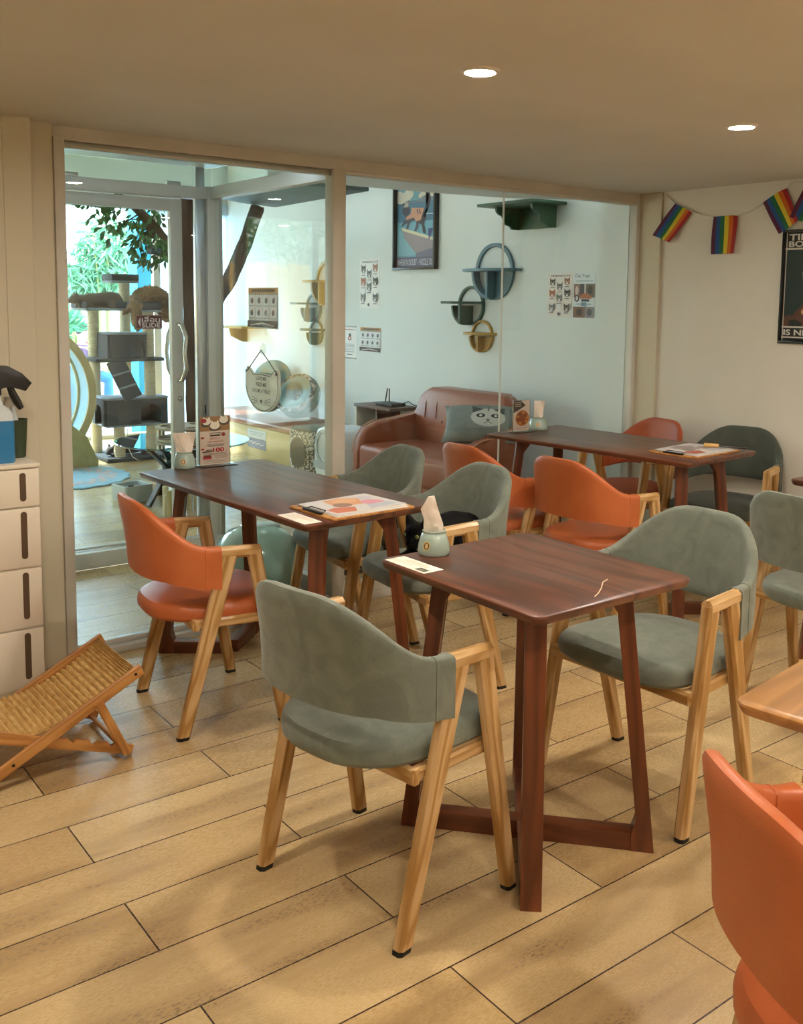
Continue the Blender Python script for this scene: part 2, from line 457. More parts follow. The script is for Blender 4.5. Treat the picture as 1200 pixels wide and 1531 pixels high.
member('pane', w2, 2.485, 3.489, 3.877, 3.887, .1, 2.03, mat=m_glass, bev=0)
member('pane', w2, 3.491, 4.505, 3.877, 3.887, .1, 2.03, mat=m_glass, bev=0)
member('joint', w2, 3.4885, 3.4915, 3.8755, 3.8885, .1, 2.03, mat=m_alu, bev=0)
# side of the lobby
w3 = struct_root('window_3')
member('frame', w3, 2.405, 2.475, 5.145, 5.225, 0, 2.075); member('frame', w3, 2.475, 2.50, 5.15, 5.22, 0, 2.075, mat=m_alug)
member('rail', w3, 2.42, 2.475, 3.915, 5.145, 2.005, 2.075); member('rail', w3, 2.43, 2.47, 3.915, 5.145, 0, .09)
member('pane', w3, 2.446, 2.454, 3.915, 5.145, .09, 2.005, mat=m_glass, bev=0)
member('pane', w3, 2.446, 2.454, 3.93, 5.165, 2.075, 2.18, mat=m_glass2, bev=0)
# back of the lobby with the sliding door
w4 = struct_root('window_4')
member('rail', w4, 1.14, 2.405, 5.15, 5.22, 2.005, 2.07)
member('sill', w4, 1.14, 2.405, 5.14, 5.20, 0, .088, mat=m_alu)
member('pane', w4, 1.14, 2.446, 5.176, 5.184, 2.07, 2.18, mat=m_glass2, bev=0)
for x in (1.66, 2.22): member('bracket', w4, x - .04, x + .04, 5.165, 5.195, 2.068, 2.092, mat=m_alug)
member('jamb', w4, 2.345, 2.40, 5.165, 5.205, .088, 2.18, mat=m_brush)
bm = B(); box(bm, 2.385, 2.391, 5.160, 5.166, .80, .85); part('keyhole', bm, m_black, w4)
d1 = struct_root('door_1')
member('stile', d1, 2.215, 2.285, 5.215, 5.255, .09, 2.0); member('stile', d1, 1.16, 1.225, 5.215, 5.255, .09, 2.0)
member('rail', d1, 1.225, 2.215, 5.215, 5.255, 1.935, 2.0); member('rail', d1, 1.225, 2.215, 5.215, 5.255, .09, .10)
member('pane', d1, 1.225, 2.215, 5.231, 5.239, .10, 1.935, mat=m_glass, bev=0)
def pull(sy):
    y0 = 5.235 + sy * .02; bm = B()
    pts = [(2.252, y0, 1.31), (2.252, y0 + sy * .05, 1.305), (2.25 - .02, y0 + sy * .055, 1.24), (2.25 - .03, y0 + sy * .055, 1.15), (2.25 - .02, y0 + sy * .055, 1.06), (2.252, y0 + sy * .05, .995), (2.252, y0, .99)]
    if sy < 0: pts = [(x if i in (0, 1, 5, 6) else x + .045, y, z) for i, (x, y, z) in enumerate(pts)]
    tube(bm, pts, .0125, 12); return bm
part('handle', pull(-1), m_chrome, d1); part('handle', pull(1), m_chrome, d1)
bm = B(); lathe(bm, [(.014, 0), (.016, .004), (.008, .008)], 16, caps=True); part('lock', bm, m_chrome, d1, basis((2.258, 5.214, .888), (1, 0, 0), (0, 0, 1)))
# street front of the cat room
w5 = struct_root('window_5')
YS = 9.4
for x0, x1 in ((-2.6, -2.5), (-.8, -.72), (1.1, 1.18), (3.80, 3.87)): member('mullion', w5, x0, x1, YS - .03, YS + .03, .08, 2.33)
member('header', w5, -3, 4.6, YS - .05, YS + .05, 2.31, 2.42, mat=P('pale blue coated steel', 'b9c9d6', .4)); member('sill', w5, -3, 4.6, YS - .04, YS + .04, .06, .12)
member('rail', w5, -3, 4.6, YS - .03, YS + .03, 2.42, 2.5)
for x0, x1 in ((-2.5, -.8), (-.72, 1.1), (1.18, 3.80), (-3, -2.6)): member('pane', w5, x0, x1, YS - .004, YS + .004, .12, 2.31, mat=m_glass, bev=0)
def frosted():
    m, nt, b, out = new_mat('frosted panel')
    t = nt.nodes.new('ShaderNodeBsdfTranslucent'); t.inputs[0].default_value = lin('dfeef6')
    mx = nt.nodes.new('ShaderNodeMixShader'); mx.inputs[0].default_value = .3
    b.inputs['Base Color'].default_value = lin('e6eef2'); b.inputs['Roughness'].default_value = .5
    nt.links.new(t.outputs[0], mx.inputs[1]); nt.links.new(b.outputs[0], mx.inputs[2]); nt.links.new(mx.outputs[0], out.inputs[0]); return m
m_frost = frosted()
member('panel', w5, 3.87, 4.0, YS - .006, YS + .006, .12, 2.31, mat=m_frost, bev=0); member('mullion', w5, 4.0, 4.03, YS - .02, YS + .02, .08, 2.33); member('panel', w5, 4.03, 4.6, YS - .006, YS + .006, .12, 2.31, mat=m_frost, bev=0)
bm = B(); box(bm, -3, 4.75, YS - .05, YS + .05, 2.5, 2.95); struct('wall_back', bm, m_cool)

# ------------------------------------------------------------------ street
bm = B(); box(bm, -14, 24, YS + .06, 40, -.08, 0); struct('floor', bm, P('pale concrete', 'c4c6c2', .85, 'b3b6b3', 1.4))
m_cyan = P('cyan paint', '1f93ac', .6)
single('pillar', (lambda b: (box(b, 3.78, 3.98, 9.75, 10.0, 0, 3.2), b)[1])(B()), m_cyan, 'bright cyan painted pillar outside the glass street front', 'pillar')

# ------------------------------------------------------------------ ceiling lamps
m_lamp = P('lamp diffuser', 'fff3e3', .5, emit=800)
m_trim = P('lamp trim', 'd9d4c8', .35)
def downlight(x, y, label, group=None):
    t = thing('ceiling_downlight', label, 'ceiling lamp', (x, y, ZC), 0, group)
    bm = B(); lathe(bm, [(.040, -.001), (.044, -.008), (.052, -.006), (.057, 0), (.040, 0)], 32, caps=False); part('trim_ring', bm, m_trim, t)
    bm = B(); lathe(bm, [(.041, -.0055), (.041, -.002)], 32); part('diffuser', bm, m_lamp, t)
    return t
l0 = downlight(1.825, 2.14, 'lit round ceiling downlight, the larger and nearer of the two in view', 'ceiling downlights')
dup(l0, (3.082, 2.163, ZC), 0, 'lit round ceiling downlight nearest the rainbow flags', 'ceiling downlights')
for x in (.56, 1.82, 3.14, 4.2):
    for y in (2.14, .28, -1.6):
        if (x, y) not in ((1.82, 2.14), (3.14, 2.14), (4.2, 2.14)):
            dup(l0, (x, y, ZC), 0, 'ceiling downlight above or behind the viewer', 'ceiling downlights')
m_fill = P('fill light glow', 'f3f7ff', .5, emit=6)  # glowing panels added out of view to brighten the cat room
def fill_light(x, y, label):
    t = thing('ceiling_fill_light', label, 'ceiling lamp', (x, y, 2.85), 0, 'added fill lights of the cat room')
    bm = B(); box(bm, -.31, .31, -.31, .31, -.03, -.001, .004); part('housing', bm, m_alu, t)
    bm = B(); box(bm, -.28, .28, -.28, .28, -.033, -.029); part('diffuser', bm, m_fill, t)
    return t
pn = fill_light(3.2, 5.6, 'added square fill light, out of view on the cat room ceiling')
dup(pn, (3.2, 7.0, 2.85), 0, 'added square fill light, out of view on the cat room ceiling', 'added fill lights of the cat room')
# ------------------------------------------------------------------ sky, sun, camera
w = bpy.data.worlds.new('sky'); S.world = w; w.use_nodes = True
bg = w.node_tree.nodes['Background']; bg.inputs[0].default_value = (.70, .85, 1.0, 1); bg.inputs[1].default_value = 16.0
sd = bpy.data.lights.new('sun', 'SUN'); sd.energy = 14; sd.angle = .03; sd.color = (1, .96, .9)
so = bpy.data.objects.new('sun', sd); COL.objects.link(so); so.rotation_euler = Euler((rad(38), 0, rad(-150)))
pl = bpy.data.lights.new('window_portal', 'AREA'); pl.shape = 'RECTANGLE'; pl.size = 7.4; pl.size_y = 2.2; pl.cycles.is_portal = True
po = bpy.data.objects.new('window_portal', pl); COL.objects.link(po); po.location = (.8, YS - .06, 1.2); po.rotation_euler = (rad(-90), 0, 0)

cd = bpy.data.cameras.new('camera'); cam = bpy.data.objects.new('camera', cd); COL.objects.link(cam)
f_px, cx, cy = 1457.82, 636.46, 613.81
cd.sensor_fit = 'VERTICAL'; cd.sensor_height = 36; cd.lens = f_px * 36 / 1531
cd.shift_x = (600 - cx) / 1531; cd.shift_y = (cy - 765.5) / 1531
cd.clip_start = .05
yaw, pit, rol = .6568, -.1106, .0134
fwd = Vector((math.sin(yaw) * math.cos(pit), math.cos(yaw) * math.cos(pit), math.sin(pit)))
rgt = Vector((math.cos(yaw), -math.sin(yaw), 0)); up = rgt.cross(fwd)
r2 = rgt * math.cos(rol) + up * math.sin(rol); u2 = up * math.cos(rol) - rgt * math.sin(rol)
cam.matrix_world = Matrix(((r2.x, u2.x, -fwd.x, 0), (r2.y, u2.y, -fwd.y, 0), (r2.z, u2.z, -fwd.z, 1.45), (0, 0, 0, 1)))
S.camera = cam
S.view_settings.view_transform = 'Standard'; S.view_settings.look = 'None'; S.view_settings.gamma = 1; S.view_settings.use_curve_mapping = False
S.view_settings.exposure = 0
# ------------------------------------------------------------------ chairs
def sgnpow(v, p): return math.copysign(abs(v) ** p, v)
def chair_proto(name, label, group, mf, mseat, wood, woodx, under, zoff=0.0):
    t = thing(name, label, 'chair', (0, 0, 0), 0, group)
    for s in (-1, 1):
        F = Vector((.182, .266 * s, 0)); Ft = Vector((.072, .2545 * s, .648)); R = Vector((-.182, .242 * s, 0)); Rt = Vector((-.012, .2545 * s, .65))
        for nm, a, b, w0, w1 in (('front_leg', F, Ft, .040, .050), ('rear_leg', R, Rt, .042, .058)):
            d = (b - a); a2 = a + d * (.012 / d.z)
            bm = B(); beam(bm, a2, b - d * (.012 / d.z), w0, .033, w1, .036)
            l = part(nm, bm, wood, t, along=(a, b))
            bm = B(); beam(bm, a, a2 + d * .004, w0 * .96, .031, w0 * .96, .031)
            inv = l.matrix_basis.inverted(); bmesh.ops.transform(bm, matrix=inv, verts=bm.verts)
            part('foot_cap', bm, m_rubber, l)
        bm = B(); beam(bm, (-.055, .2545 * s, .640), (.094, .2555 * s, .632), .036, .040, wide=(0, 1, 0), flat=False, ch=.28)
        part('armrest', bm, woodx, t)
        bm = B(); beam(bm, (-.135, .215 * s, .385), (.14, .232 * s, .385), .028, .034, wide=(0, 1, 0), flat=False); part('side_rail', bm, woodx, t)
    for x, hw, nm in ((-.125, .23, 'rear_rail'), (.145, .25, 'front_rail')):
        bm = B(); beam(bm, (x, -hw, .385), (x, hw, .385), .026, .036, flat=False); part(nm, bm, wood, t, along=((x, -hw, .385), (x, hw, .385)))
    # seat cushion: rounded trapezoid, domed
    def outline(k, n=40):
        pts = []
        for i in range(n):
            a = 2 * PI * i / n; c, s = sgnpow(math.cos(a), .55), sgnpow(math.sin(a), .62)
            x = -.010 + .236 * c; hw = .226 + .018 * (x / .2)
            if x < -.08: hw -= (.08 + x) ** 2 * 1.6
            pts.append((x * 1 + (k - 1) * .208 * c, s * hw * (1 + (k - 1))))
        return pts
    bm = B(); rings = []
    for z, k in ((.398, .86), (.402, .95), (.414, .995), (.432, 1.0), (.446, .985), (.458, .94), (.464, .84), (.468, .6), (.470, .3), (.4705, .05)):
        rings.append([Vector((x, y, z + zoff)) for x, y in outline(k)])
    loft(bm, rings); part('seat', bm, mseat, t)
    if under:
        bm = B(); lathe(bm, [(.12, .372), (.165, .385), (.175, .40)], 28); part('dust_cover', bm, m_black, t)
    # wrap-round backrest
    N = 40; rings = []; E = .0
    for i in range(N + 1):
        u = -1 + 2 * i / N; th = u * PI / 2
        y = .252 * sgnpow(math.sin(th), .82); x = -.048 - .215 * abs(math.cos(th)) ** .78
        # tangent by difference
        def C(q): return Vector((-.048 - .215 * abs(math.cos(q)) ** .78, .252 * sgnpow(math.sin(q), .82), 0))
        q0, q1 = max(th - .03, -PI / 2), min(th + .03, PI / 2)
        d = (C(q1) - C(q0)).normalized(); nrm = Vector((d.y, -d.x, 0))      # outward
        if nrm.dot(Vector((x, y, 0)) - Vector((.1, 0, 0))) < 0: nrm = -nrm
        a = abs(u); s = min(1, max(0, (a - .10) / .86)); sm = s * s * (3 - 2 * s)
        zt = .814 - .152 * sm; zb = .545 - .030 * max(0, (a - .5) / .5) - .0 * a
        if a > .93: zb += 0
        lean = .030 * (1 - sm)
        hw = .016 + (.0075 if a > .965 else .0)
        ring = []
        for (o, zz) in ((1, .00), (1.0, .04), (1.0, .12), (1, .3), (1, .5), (1, .7), (1, .86), (.95, .95), (.6, .99), (0, 1.0), (-.6, .99), (-.95, .95), (-1, .86), (-1, .7), (-1, .5), (-1, .3), (-1, .12), (-.95, .04), (-.5, .0), (.4, -.008)):
            z = zb + (zt - zb) * zz
            k = (z - .64) / .17
            ring.append(Vector((x, y, z)) + nrm * (o * hw + lean * k * (1 if k > 0 else .45)))
        rings.append(ring)
    bm = B(); loft(bm, rings)
    bk = part('backrest', bm, mf, t, smooth=50)
    for sg in (0, -1):                                              # stitched end band
        bm = B(); tube(bm, [p for p in rings[2 if sg == 0 else -3]], .0022, 5, closed=True); part('seam', bm, mf, bk)
    return t

GR = 'dining chairs with A shaped ash legs'
def pose(c, xy, deg): c.location = (xy[0], xy[1], 0); c.rotation_euler = (0, 0, rad(deg))
grey = chair_proto('dining_chair', 'grey suede armchair seen from behind in the centre foreground, at the square table', GR, m_suede, m_suede, m_ash, m_ashx, True)
pose(grey, (1.35, 1.911), 10.5)
dup(grey, (2.269, 1.832, 0), rad(182.7), 'grey suede armchair facing the viewer on the far side of the square table', GR)
dup(grey, (2.284, 3.479, 0), rad(173), 'grey suede armchair behind the long left table, farther one, before the tan sofa', GR)
dup(grey, (2.262, 2.904, 0), rad(173), 'grey suede armchair the black cat lies on', GR)
dup(grey, (3.29, 1.825, 0), rad(-3), 'grey suede chair at the right edge, seen from behind, behind the oak table', GR)
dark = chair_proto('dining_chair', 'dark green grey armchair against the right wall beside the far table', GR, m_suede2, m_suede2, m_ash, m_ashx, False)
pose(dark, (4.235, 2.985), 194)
orange = chair_proto('dining_chair', 'orange leather armchair beside the wooden cat lounger, left of the long table', GR, m_orange, m_orange, m_ash, m_ashx, False, -.012)
pose(orange, (1.457, 3.143), -5.5); orange.scale = (.97,) * 3
dup(orange, (3.190, 3.505, 0), 0, 'orange leather armchair at the far table, the one nearer the sofa', GR)
dup(orange, (3.285, 2.965, 0), rad(1.5), 'orange leather armchair at the far table, with its armrest in view', GR)
dup(orange, (1.366, .592, 0), rad(-27), 'bright orange leather chair cut off at the lower right corner', GR, 1.0)
rust = chair_proto('dining_chair', 'red brown leather armchair on the wall side of the far table', GR, m_orange2, m_orange2, m_ash, m_ashx, False)
pose(rust, (4.13, 3.555), 173)

# ------------------------------------------------------------------ tables
def table(name, label, loc, deg, W, L, z, base, top_mat, leg_mat, group=None):
    rc = .032 if base == 'x' else .015
    t = thing(name, label, 'table', (loc[0], loc[1], 0), rad(deg), group)
    bm = B(); hw, hl = W / 2, L / 2
    rings = []
    for zz, ins in ((z - .024, .012), (z - .021, .006), (z - .010, .0015), (z - .006, 0), (z - .002, .001), (z, .004)):
        rings.append([Vector((x, y, zz)) for x, y in rrect(-hw + ins, hw - ins, -hl + ins, hl - ins, rc - ins * .5, 5)])
    loft(bm, rings); part('tabletop', bm, top_mat, t)
    apex = (lambda sx, sy: Vector((0, 0, 0))) if base == 'x' else (lambda sx, sy: Vector((0, sy * (hl - .055 - .19), 0)))
    for sx in (-1, 1):
        for sy in (-1, 1):
            f = Vector((sx * (hw - .055), sy * (hl - .055), 0)); A = apex(sx, sy); d = (A - f); D = d.length; d.normalize()
            tg = Vector((-d.y, d.x, 0)); M = basis(f, d, (0, 0, 1))          # local x inward, y up, z tangent
            zt = z - .022; k = .085                                         # lean of the leg
            leg = [(0, 0), (.062, 0), (.062, .05), (.048, .085), (k * .5 + .04, zt * .5), (k + .030, zt - .075), (k + .078, zt - .012), (k + .078, zt), (k - .002, zt)]
            bm = B(); prism(bm, leg, -.026, .026, M, .002)
            part('leg', bm, leg_mat, t, along=(f + d * .03, f + d * (k + .02) + Vector((0, 0, zt))))
            bm = B(); prism(bm, [(.062, 0), (D - .005, 0), (D - .005, .05), (.062, .05)], -.0245, .0245, M, .002)
            part('foot_bar', bm, leg_mat, t, along=(f, A))
    return t
tb1 = table('square_table', 'small square walnut table in the foreground with a scratch on its top', (1.777, 1.833), .4, .566, .626, .75, 'x', m_walx, m_wal)
tb2 = table('long_table', 'long walnut table on the left before the glass front', (1.778, 3.214), 3.2, .566, 1.21, .75, 'v', m_walx, m_wal)
tb3 = table('long_table', 'long walnut table at the back right by the white wall', (3.643, 3.2), 4.9, .573, 1.205, .78, 'v', m_walx, m_wal)
tb4 = table('oak_table', 'light oak table cut off at the right edge above the bright orange chair', (1.80, .735), 8, .60, .60, .75, 'x', m_oakt, m_ash)
tb5 = table('walnut_table', 'walnut table of which only a corner shows at the right edge by the wall', (3.885, 1.905), 0, .60, .62, .75, 'x', m_walx, m_wal)
bm = B(); tube(bm, [(1.858, 1.640, .7512), (1.83, 1.630, .7512), (1.79, 1.598, .7512), (1.75, 1.572, .7512), (1.722, 1.558, .7512)], .0014, 5)
single('cat_hair', bm, FLAT('f1d9b6'), 'single pale bent straw like strand lying on the square table', 'strand')
# ------------------------------------------------------------------ things on the tables
def napkin_holder(label, x, y, z, outline, turn, emblem_az, r=.045):
    t = thing('napkin_holder', label, 'napkin holder', (x, y, z), 0, 'celadon napkin holders')
    bm = B(); k = r / .045
    lathe(bm, [(.02 * k, 0), (.043 * k, .001), (.0455 * k, .006), (.0455 * k, .014), (.043 * k, .030), (.038 * k, .048), (.0345 * k, .058), (.0315 * k, .0605), (.0315 * k, .063), (.0330 * k, .0645), (.0330 * k, .067), (.0305 * k, .068), (.0295 * k, .062), (.030 * k, .02), (.01, .018)], 36)
    part('pot', bm, m_celadon, t, smooth=50)
    a = rad(emblem_az); n = Vector((math.cos(a) * .96, math.sin(a) * .96, .28)).normalized(); c = Vector((math.cos(a) * .0432 * k, math.sin(a) * .0432 * k, .030))
    pr = Print(.022, .026, 'b8c4b4', .0012, .3, r=.0105); pr.ell(.5, .5, .48, .48, 'c9a75c').ell(.5, .5, .38, .38, '6b4a26').ell(.5, .45, .2, .22, 'cdb98a').ell(.5, .66, .16, .12, 'cdb98a')
    u = Vector((-math.sin(a), math.cos(a), 0)); M = basis(c - u * .011, u, n.cross(u)); M.translation = c - u * .011 - Vector((M[0][1], M[1][1], M[2][1])) * .013 - n * .0004
    e = pr.build('emblem', M, t); e['label'] = 'round gold emblem'
    for i, (sh, sc) in enumerate(((0, 1), (.006, .93))):
        bm = B(); pts = [(px * sc, pz * sc) for px, pz in outline]
        M = Matrix.Rotation(rad(turn + i * 6), 4, 'Z') @ basis((0, sh, .055), (1, 0, 0), (0, 0, 1))
        prism(bm, pts, -.003, .003)
        bmesh.ops.triangulate(bm, faces=bm.faces[:]); bmesh.ops.subdivide_edges(bm, edges=bm.edges[:], cuts=3, use_grid_fill=True)
        for v in bm.verts: v.co.z += .006 * math.sin(v.co.x * 90 + v.co.y * 40 + i) + .004 * mnoise.noise(v.co * 60)
        bmesh.ops.transform(bm, matrix=M, verts=bm.verts)
        part('napkin', bm, m_napkin, t)
    return t
napkin_holder('pale green napkin pot with a pointed napkin on the small square table', 1.655, 2.102, .75, [(-.029, 0), (.028, 0), (.025, .03), (.013, .064), (0, .108), (-.018, .107), (-.038, .07), (-.029, .043)], -36, 205)
napkin_holder('green grey napkin pot with a wide napkin on the long left table', 1.660, 3.800, .75, [(-.028, 0), (.030, 0), (.048, .094), (-.047, .091)], -26, 240, .046)
napkin_holder('green napkin pot with a tall bundle of napkins on the far right table', 3.648, 3.745, .78, [(-.024, 0), (.022, 0), (.028, .06), (.036, .098), (-.022, .1), (-.024, .05)], -45, 225, .052)

def menu_stand(label, x, y, z, w, h, draw, deg):
    t = thing('menu_stand', label, 'menu stand', (x, y, z), rad(deg), 'acrylic menu stands')
    bm = B(); box(bm, 0, w, -.0045, -.0025, .004, h); box(bm, 0, w, .0005, .0025, .004, h); box(bm, -.004, 0, -.0045, .0025, .004, h); box(bm, w, w + .004, -.0045, .0025, .004, h)
    part('holder', bm, m_acry, t); bm = B(); box(bm, -.012, w + .02, -.045, .03, 0, .004, .001); part('base', bm, m_acry, t)
    p = Print(w - .002, h - .008, 'efd9cc', .001); draw(p); p.build('menu_card', basis((.001, -.0008, .006), (1, 0, 0), (0, 0, 1)), t)
    return t
def card_a(p):
    p.rect(0, .70, 1, 1, 'a8743f'); p.ell(.2, .86, .17, .075, '2c2320'); p.ell(.82, .88, .17, .07, '2c2320'); p.ell(.5, .76, .2, .06, '2c2320')
    for cx, cy, k in ((.22, .9, 1), (.5, .81, 1.1), (.8, .92, 1)):
        p.ell(cx, cy, .15 * k, .07 * k, 'efe6d6'); p.poly([(cx - .13 * k, cy + .03), (cx - .1 * k, cy + .105 * k), (cx - .03 * k, cy + .06)], 'efe6d6'); p.poly([(cx + .13 * k, cy + .03), (cx + .1 * k, cy + .105 * k), (cx + .03 * k, cy + .06)], 'efe6d6')
    p.ell(.12, .92, .1, .045, 'a01722'); p.ell(.78, .62, .065, .04, '8f1a26')
    p.rect(.02, .55, .13, .585, 'a01722'); p.rect(.02, .315, .13, .35, 'a01722')
    p.text('JIGGLY', .33, .66, .515, .56, 'a32733').text('CAT PUDDING', .25, .77, .465, .49, 'a32733').text('100', .42, .80, .26, .35, 'a01722', .03).text('.-', .83, .92, .265, .285, 'a01722')
    p.rect(.33, .595, .66, .625, '3b2a26'); p.rect(.3, .655, .7, .665, '3b2a26'); p.bars(.18, .85, (.43, .405, .385), .006, '5d4942'); p.rect(.18, .30, .4, .315, '4a3630'); p.rect(.06, .265, .4, .285, '4a3630')
    p.bars(.06, .94, (.235, .215), .006, '5d4942'); p.rect(.08, .12, .36, .18, 'a83238'); p.rect(.1, .15, .34, .2, '6d2a2a'); p.bars(.45, .92, (.19, .17, .15, .13), .006, '8a7268'); p.bars(.06, .9, (.09, .07, .04), .006, '8a7268')
menu_stand('clear stand with a brown and pink pudding menu on the left table', 1.718, 3.775, .75, .138, .212, card_a, 1)
def card_b(p):
    p.poly([(0, 1), (.45, 1), (.75, .83), (.3, .68), (0, .6)], '3a1d14'); p.bars(.05, .5, (.94, .88, .82), .02, 'd9c0a8'); p.ell(.55, .42, .42, .26, 'b5662c'); p.ell(.5, .46, .3, .17, '8d4519')
    for i in range(9): p.ell(.55 + .3 * math.cos(i * .7), .42 + .17 * math.sin(i * .7), .08, .035, ('c98743', '7a3a14')[i % 2])
    p.bars(.1, .9, (.1, .05), .012, 'b08a7c')
menu_stand('pink menu card with an orange dish on the far right table by the sofa', 3.437, 3.715, .78, .118, .168, card_b, 1)

def card(label, M, draw_dark):
    p = Print(.17, .066, 'f6efdf', .0008); p.bars(.1, .9, (.82, .7, .58), .05, 'd8bfa0', .4); p.bars(.1, .55, (.4, .28), .04, 'cfc2b0', .3)
    if draw_dark: p.rect(.72, .1, .95, .42, '4a463a'); p.rect(.75, .15, .92, .3, '7b7a62')
    o = p.build('table_card', M); return tag(o, label, 'card')
card('cream paper card lying at the corner of the small square table', basis((1.502, 2.122, .7502), (.02, -1, 0), (1, .02, 0)), True)
card('cream paper card lying at the front corner of the long left table', basis((1.534, 2.780, .7502), (.02, -1, 0), (1, .04, 0)), False)

def clipboard(label, x, y, z, w, h, deg, hexes, group='menu clipboards'):
    t = thing('menu_clipboard', label, 'clipboard', (x, y, z), rad(deg), group)
    bm = B(); prism(bm, rrect(0, w, 0, h, .012), .0005, .0065, None, .0012); part('board', bm, m_pine, t)
    for k in range(3):
        p = Print(w * .86, h * .86, 'dcd6cf', .0012)
        if k == 2:
            c = hexes; p.rect(0, 0, 1, 1, 'd4d0cd')
            p.poly([(.25, .45), (.6, .4), (.75, .75), (.55, .95), (.3, .9)], c[0]); p.ell(.52, .73, .16, .16, c[1]); p.ell(.36, .5, .12, .14, c[2]); p.poly([(.05, .1), (.3, .05), (.42, .3), (.2, .42), (.04, .35)], c[3]); p.ell(.75, .4, .14, .2, c[4]); p.ell(.82, .72, .1, .12, 'c9c4cc'); p.poly([(.5, .05), (.95, .1), (.9, .3), (.6, .3)], 'b9bcc2')
        p.build('menu_sheet', Matrix.Translation((w * .07 + .006 * k, h * .05 + .004 * k, .0068 + .0021 * k)) @ Matrix.Rotation(rad(2.2 * k - 1.5), 4, 'Z'), t)
    bm = B(); tube(bm, [(.012, h * .3, .010), (.034, h * .34, .016), (.03, h * .5, .017), (.034, h * .66, .016), (.012, h * .7, .010)], .0017, 6); box(bm, .004, .016, h * .30, h * .70, .0066, .0145, .001)
    part('clip', bm, m_black, t); return t
clipboard('wooden clipboard with a colourful menu on the long left table', 1.634, 2.597, .75, .345, .262, 3, ('dba37a', 'e0b088', '9a7a6a', 'c9785c', 'd99aa6'))
clipboard('wooden clipboard with a grey menu on the far right table', 3.535, 2.628, .78, .365, .258, 5, ('a59a94', '9b908c', '8b7f7a', 'b0604e', '9d948f'))
t = thing('table_marker', 'pen like tool with a beige handle lying on the far right clipboard', 'pen', (3.80, 2.79, .803), rad(-63))
bm = B(); tube(bm, [(0, 0, 0), (.004, 0, 0), (.06, 0, 0), (.068, 0, 0)], [.008, .0105, .009, .007], 10); part('handle', bm, P('beige wood handle', 'd9ac68', .5), t)
bm = B(); tube(bm, [(.066, 0, 0), (.15, 0, -.001), (.19, 0, -.002)], [.006, .005, .003], 8); part('barrel', bm, P('dark grey metal', '3c3836', .35, metal=.5), t)

# ------------------------------------------------------------------ drawer cabinet and what stands on it
cab = thing('drawer_cabinet', 'white plastic cabinet with stacked slotted drawers at the left edge', 'cabinet', (.40, 3.488, 0))
bm = B(); box(bm, 0, .585, .012, .236, .03, .862, .004); part('body', bm, m_white, cab)
bm = B(); box(bm, -.002, .588, -.004, .238, .860, .876, .004); part('top_panel', bm, m_white, cab)
bm = B(); box(bm, .01, .575, .02, .23, 0, .032, .004); part('plinth', bm, m_white, cab)
m_slot = P('dark slot', '5a4631', .7)
for z0, z1 in ((.722, .858), (.507, .719), (.289, .503), (.070, .285)):
    bm = B(); box(bm, 0, .585, 0, .014, z0 + .0015, z1 - .0015, .004)
    d = part('drawer', bm, m_white, cab)
    hs = .05 if z1 - z0 < .15 else .084; zc = (z0 + z1) / 2 + (.004 if hs < .06 else .01)
    bm = B(); prism(bm, rrect(.519, .540, zc - hs, zc + hs, .010), -.0006, .0016, basis((0, .0006, 0), (1, 0, 0), (0, 0, 1))); part('handle_slot', bm, m_slot, d)
# blue spray bottle
sp = thing('spray_bottle', 'clear spray bottle of blue liquid with a big black trigger head on the white cabinet', 'spray bottle', (.868, 3.56, .876))
m_bl = P('blue liquid', '2f7fb5', .25, coat=.4); m_clr = P('translucent plastic', 'c9d3d4', .35)
bm = B(); loft(bm, [[Vector((x, y, z)) for x, y in rrect(-.052 * k, .052 * k, -.04 * k, .04 * k, .016)] for z, k in ((0, .94), (.006, 1), (.148, 1))]); part('liquid', bm, m_bl, sp)
bm = B(); loft(bm, [[Vector((x, y, z)) for x, y in rrect(-.052 * k, .052 * k, -.04 * k, .04 * k, .016 * k)] for z, k in ((.148, 1), (.166, .98), (.186, .8), (.202, .42), (.222, .30), (.25, .29))]); part('bottle', bm, m_clr, sp)
bm = B(); prism(bm, [(-.10, .27), (-.075, .315), (-.02, .338), (.04, .336), (.085, .31), (.107, .285), (.118, .275), (.096, .247), (.088, .256), (.05, .262), (.02, .268), (.005, .25), (-.03, .245), (-.06, .262)], -.024, .024, basis((0, 0, 0), (1, 0, 0), (0, 0, 1)), .006); part('spray_head', bm, m_black, sp)
bm = B(); tube(bm, [(.046, 0, .268), (.056, 0, .24), (.070, 0, .21), (.084, 0, .185)], [.010, .013, .014, .010], 10); part('trigger', bm, m_black, sp)
bm = B(); lathe(bm, [(.019, .235), (.02, .262)], 16); part('collar', bm, m_black, sp)
pt = thing('planter_cup', 'dark green tapered cup behind the blue spray bottle', 'cup', (.955, 3.645, .876))
bm = B(); lathe(bm, [(.026, 0), (.030, .004), (.038, .135), (.040, .138), (.037, .138), (.029, .02), (.01, .018)], 24); part('cup', bm, P('dark green plastic', '3d4a32', .6), pt)
t = thing('spray_bottle', 'small clear sprayer standing in the dark green cup', 'spray bottle', (.945, 3.645, .896))
bm = B(); lathe(bm, [(.016, 0), (.018, .004), (.018, .12), (.012, .14), (.009, .15), (.009, .165)], 16); part('bottle', bm, m_clr, t)
bm = B(); prism(bm, [(-.03, .165), (.012, .165), (.014, .2), (-.026, .2)], -.008, .008, basis((0, 0, 0), (1, 0, 0), (0, 0, 1)), .002); part('spray_head', bm, P('grey clear plastic', 'b5aea0', .4), t)

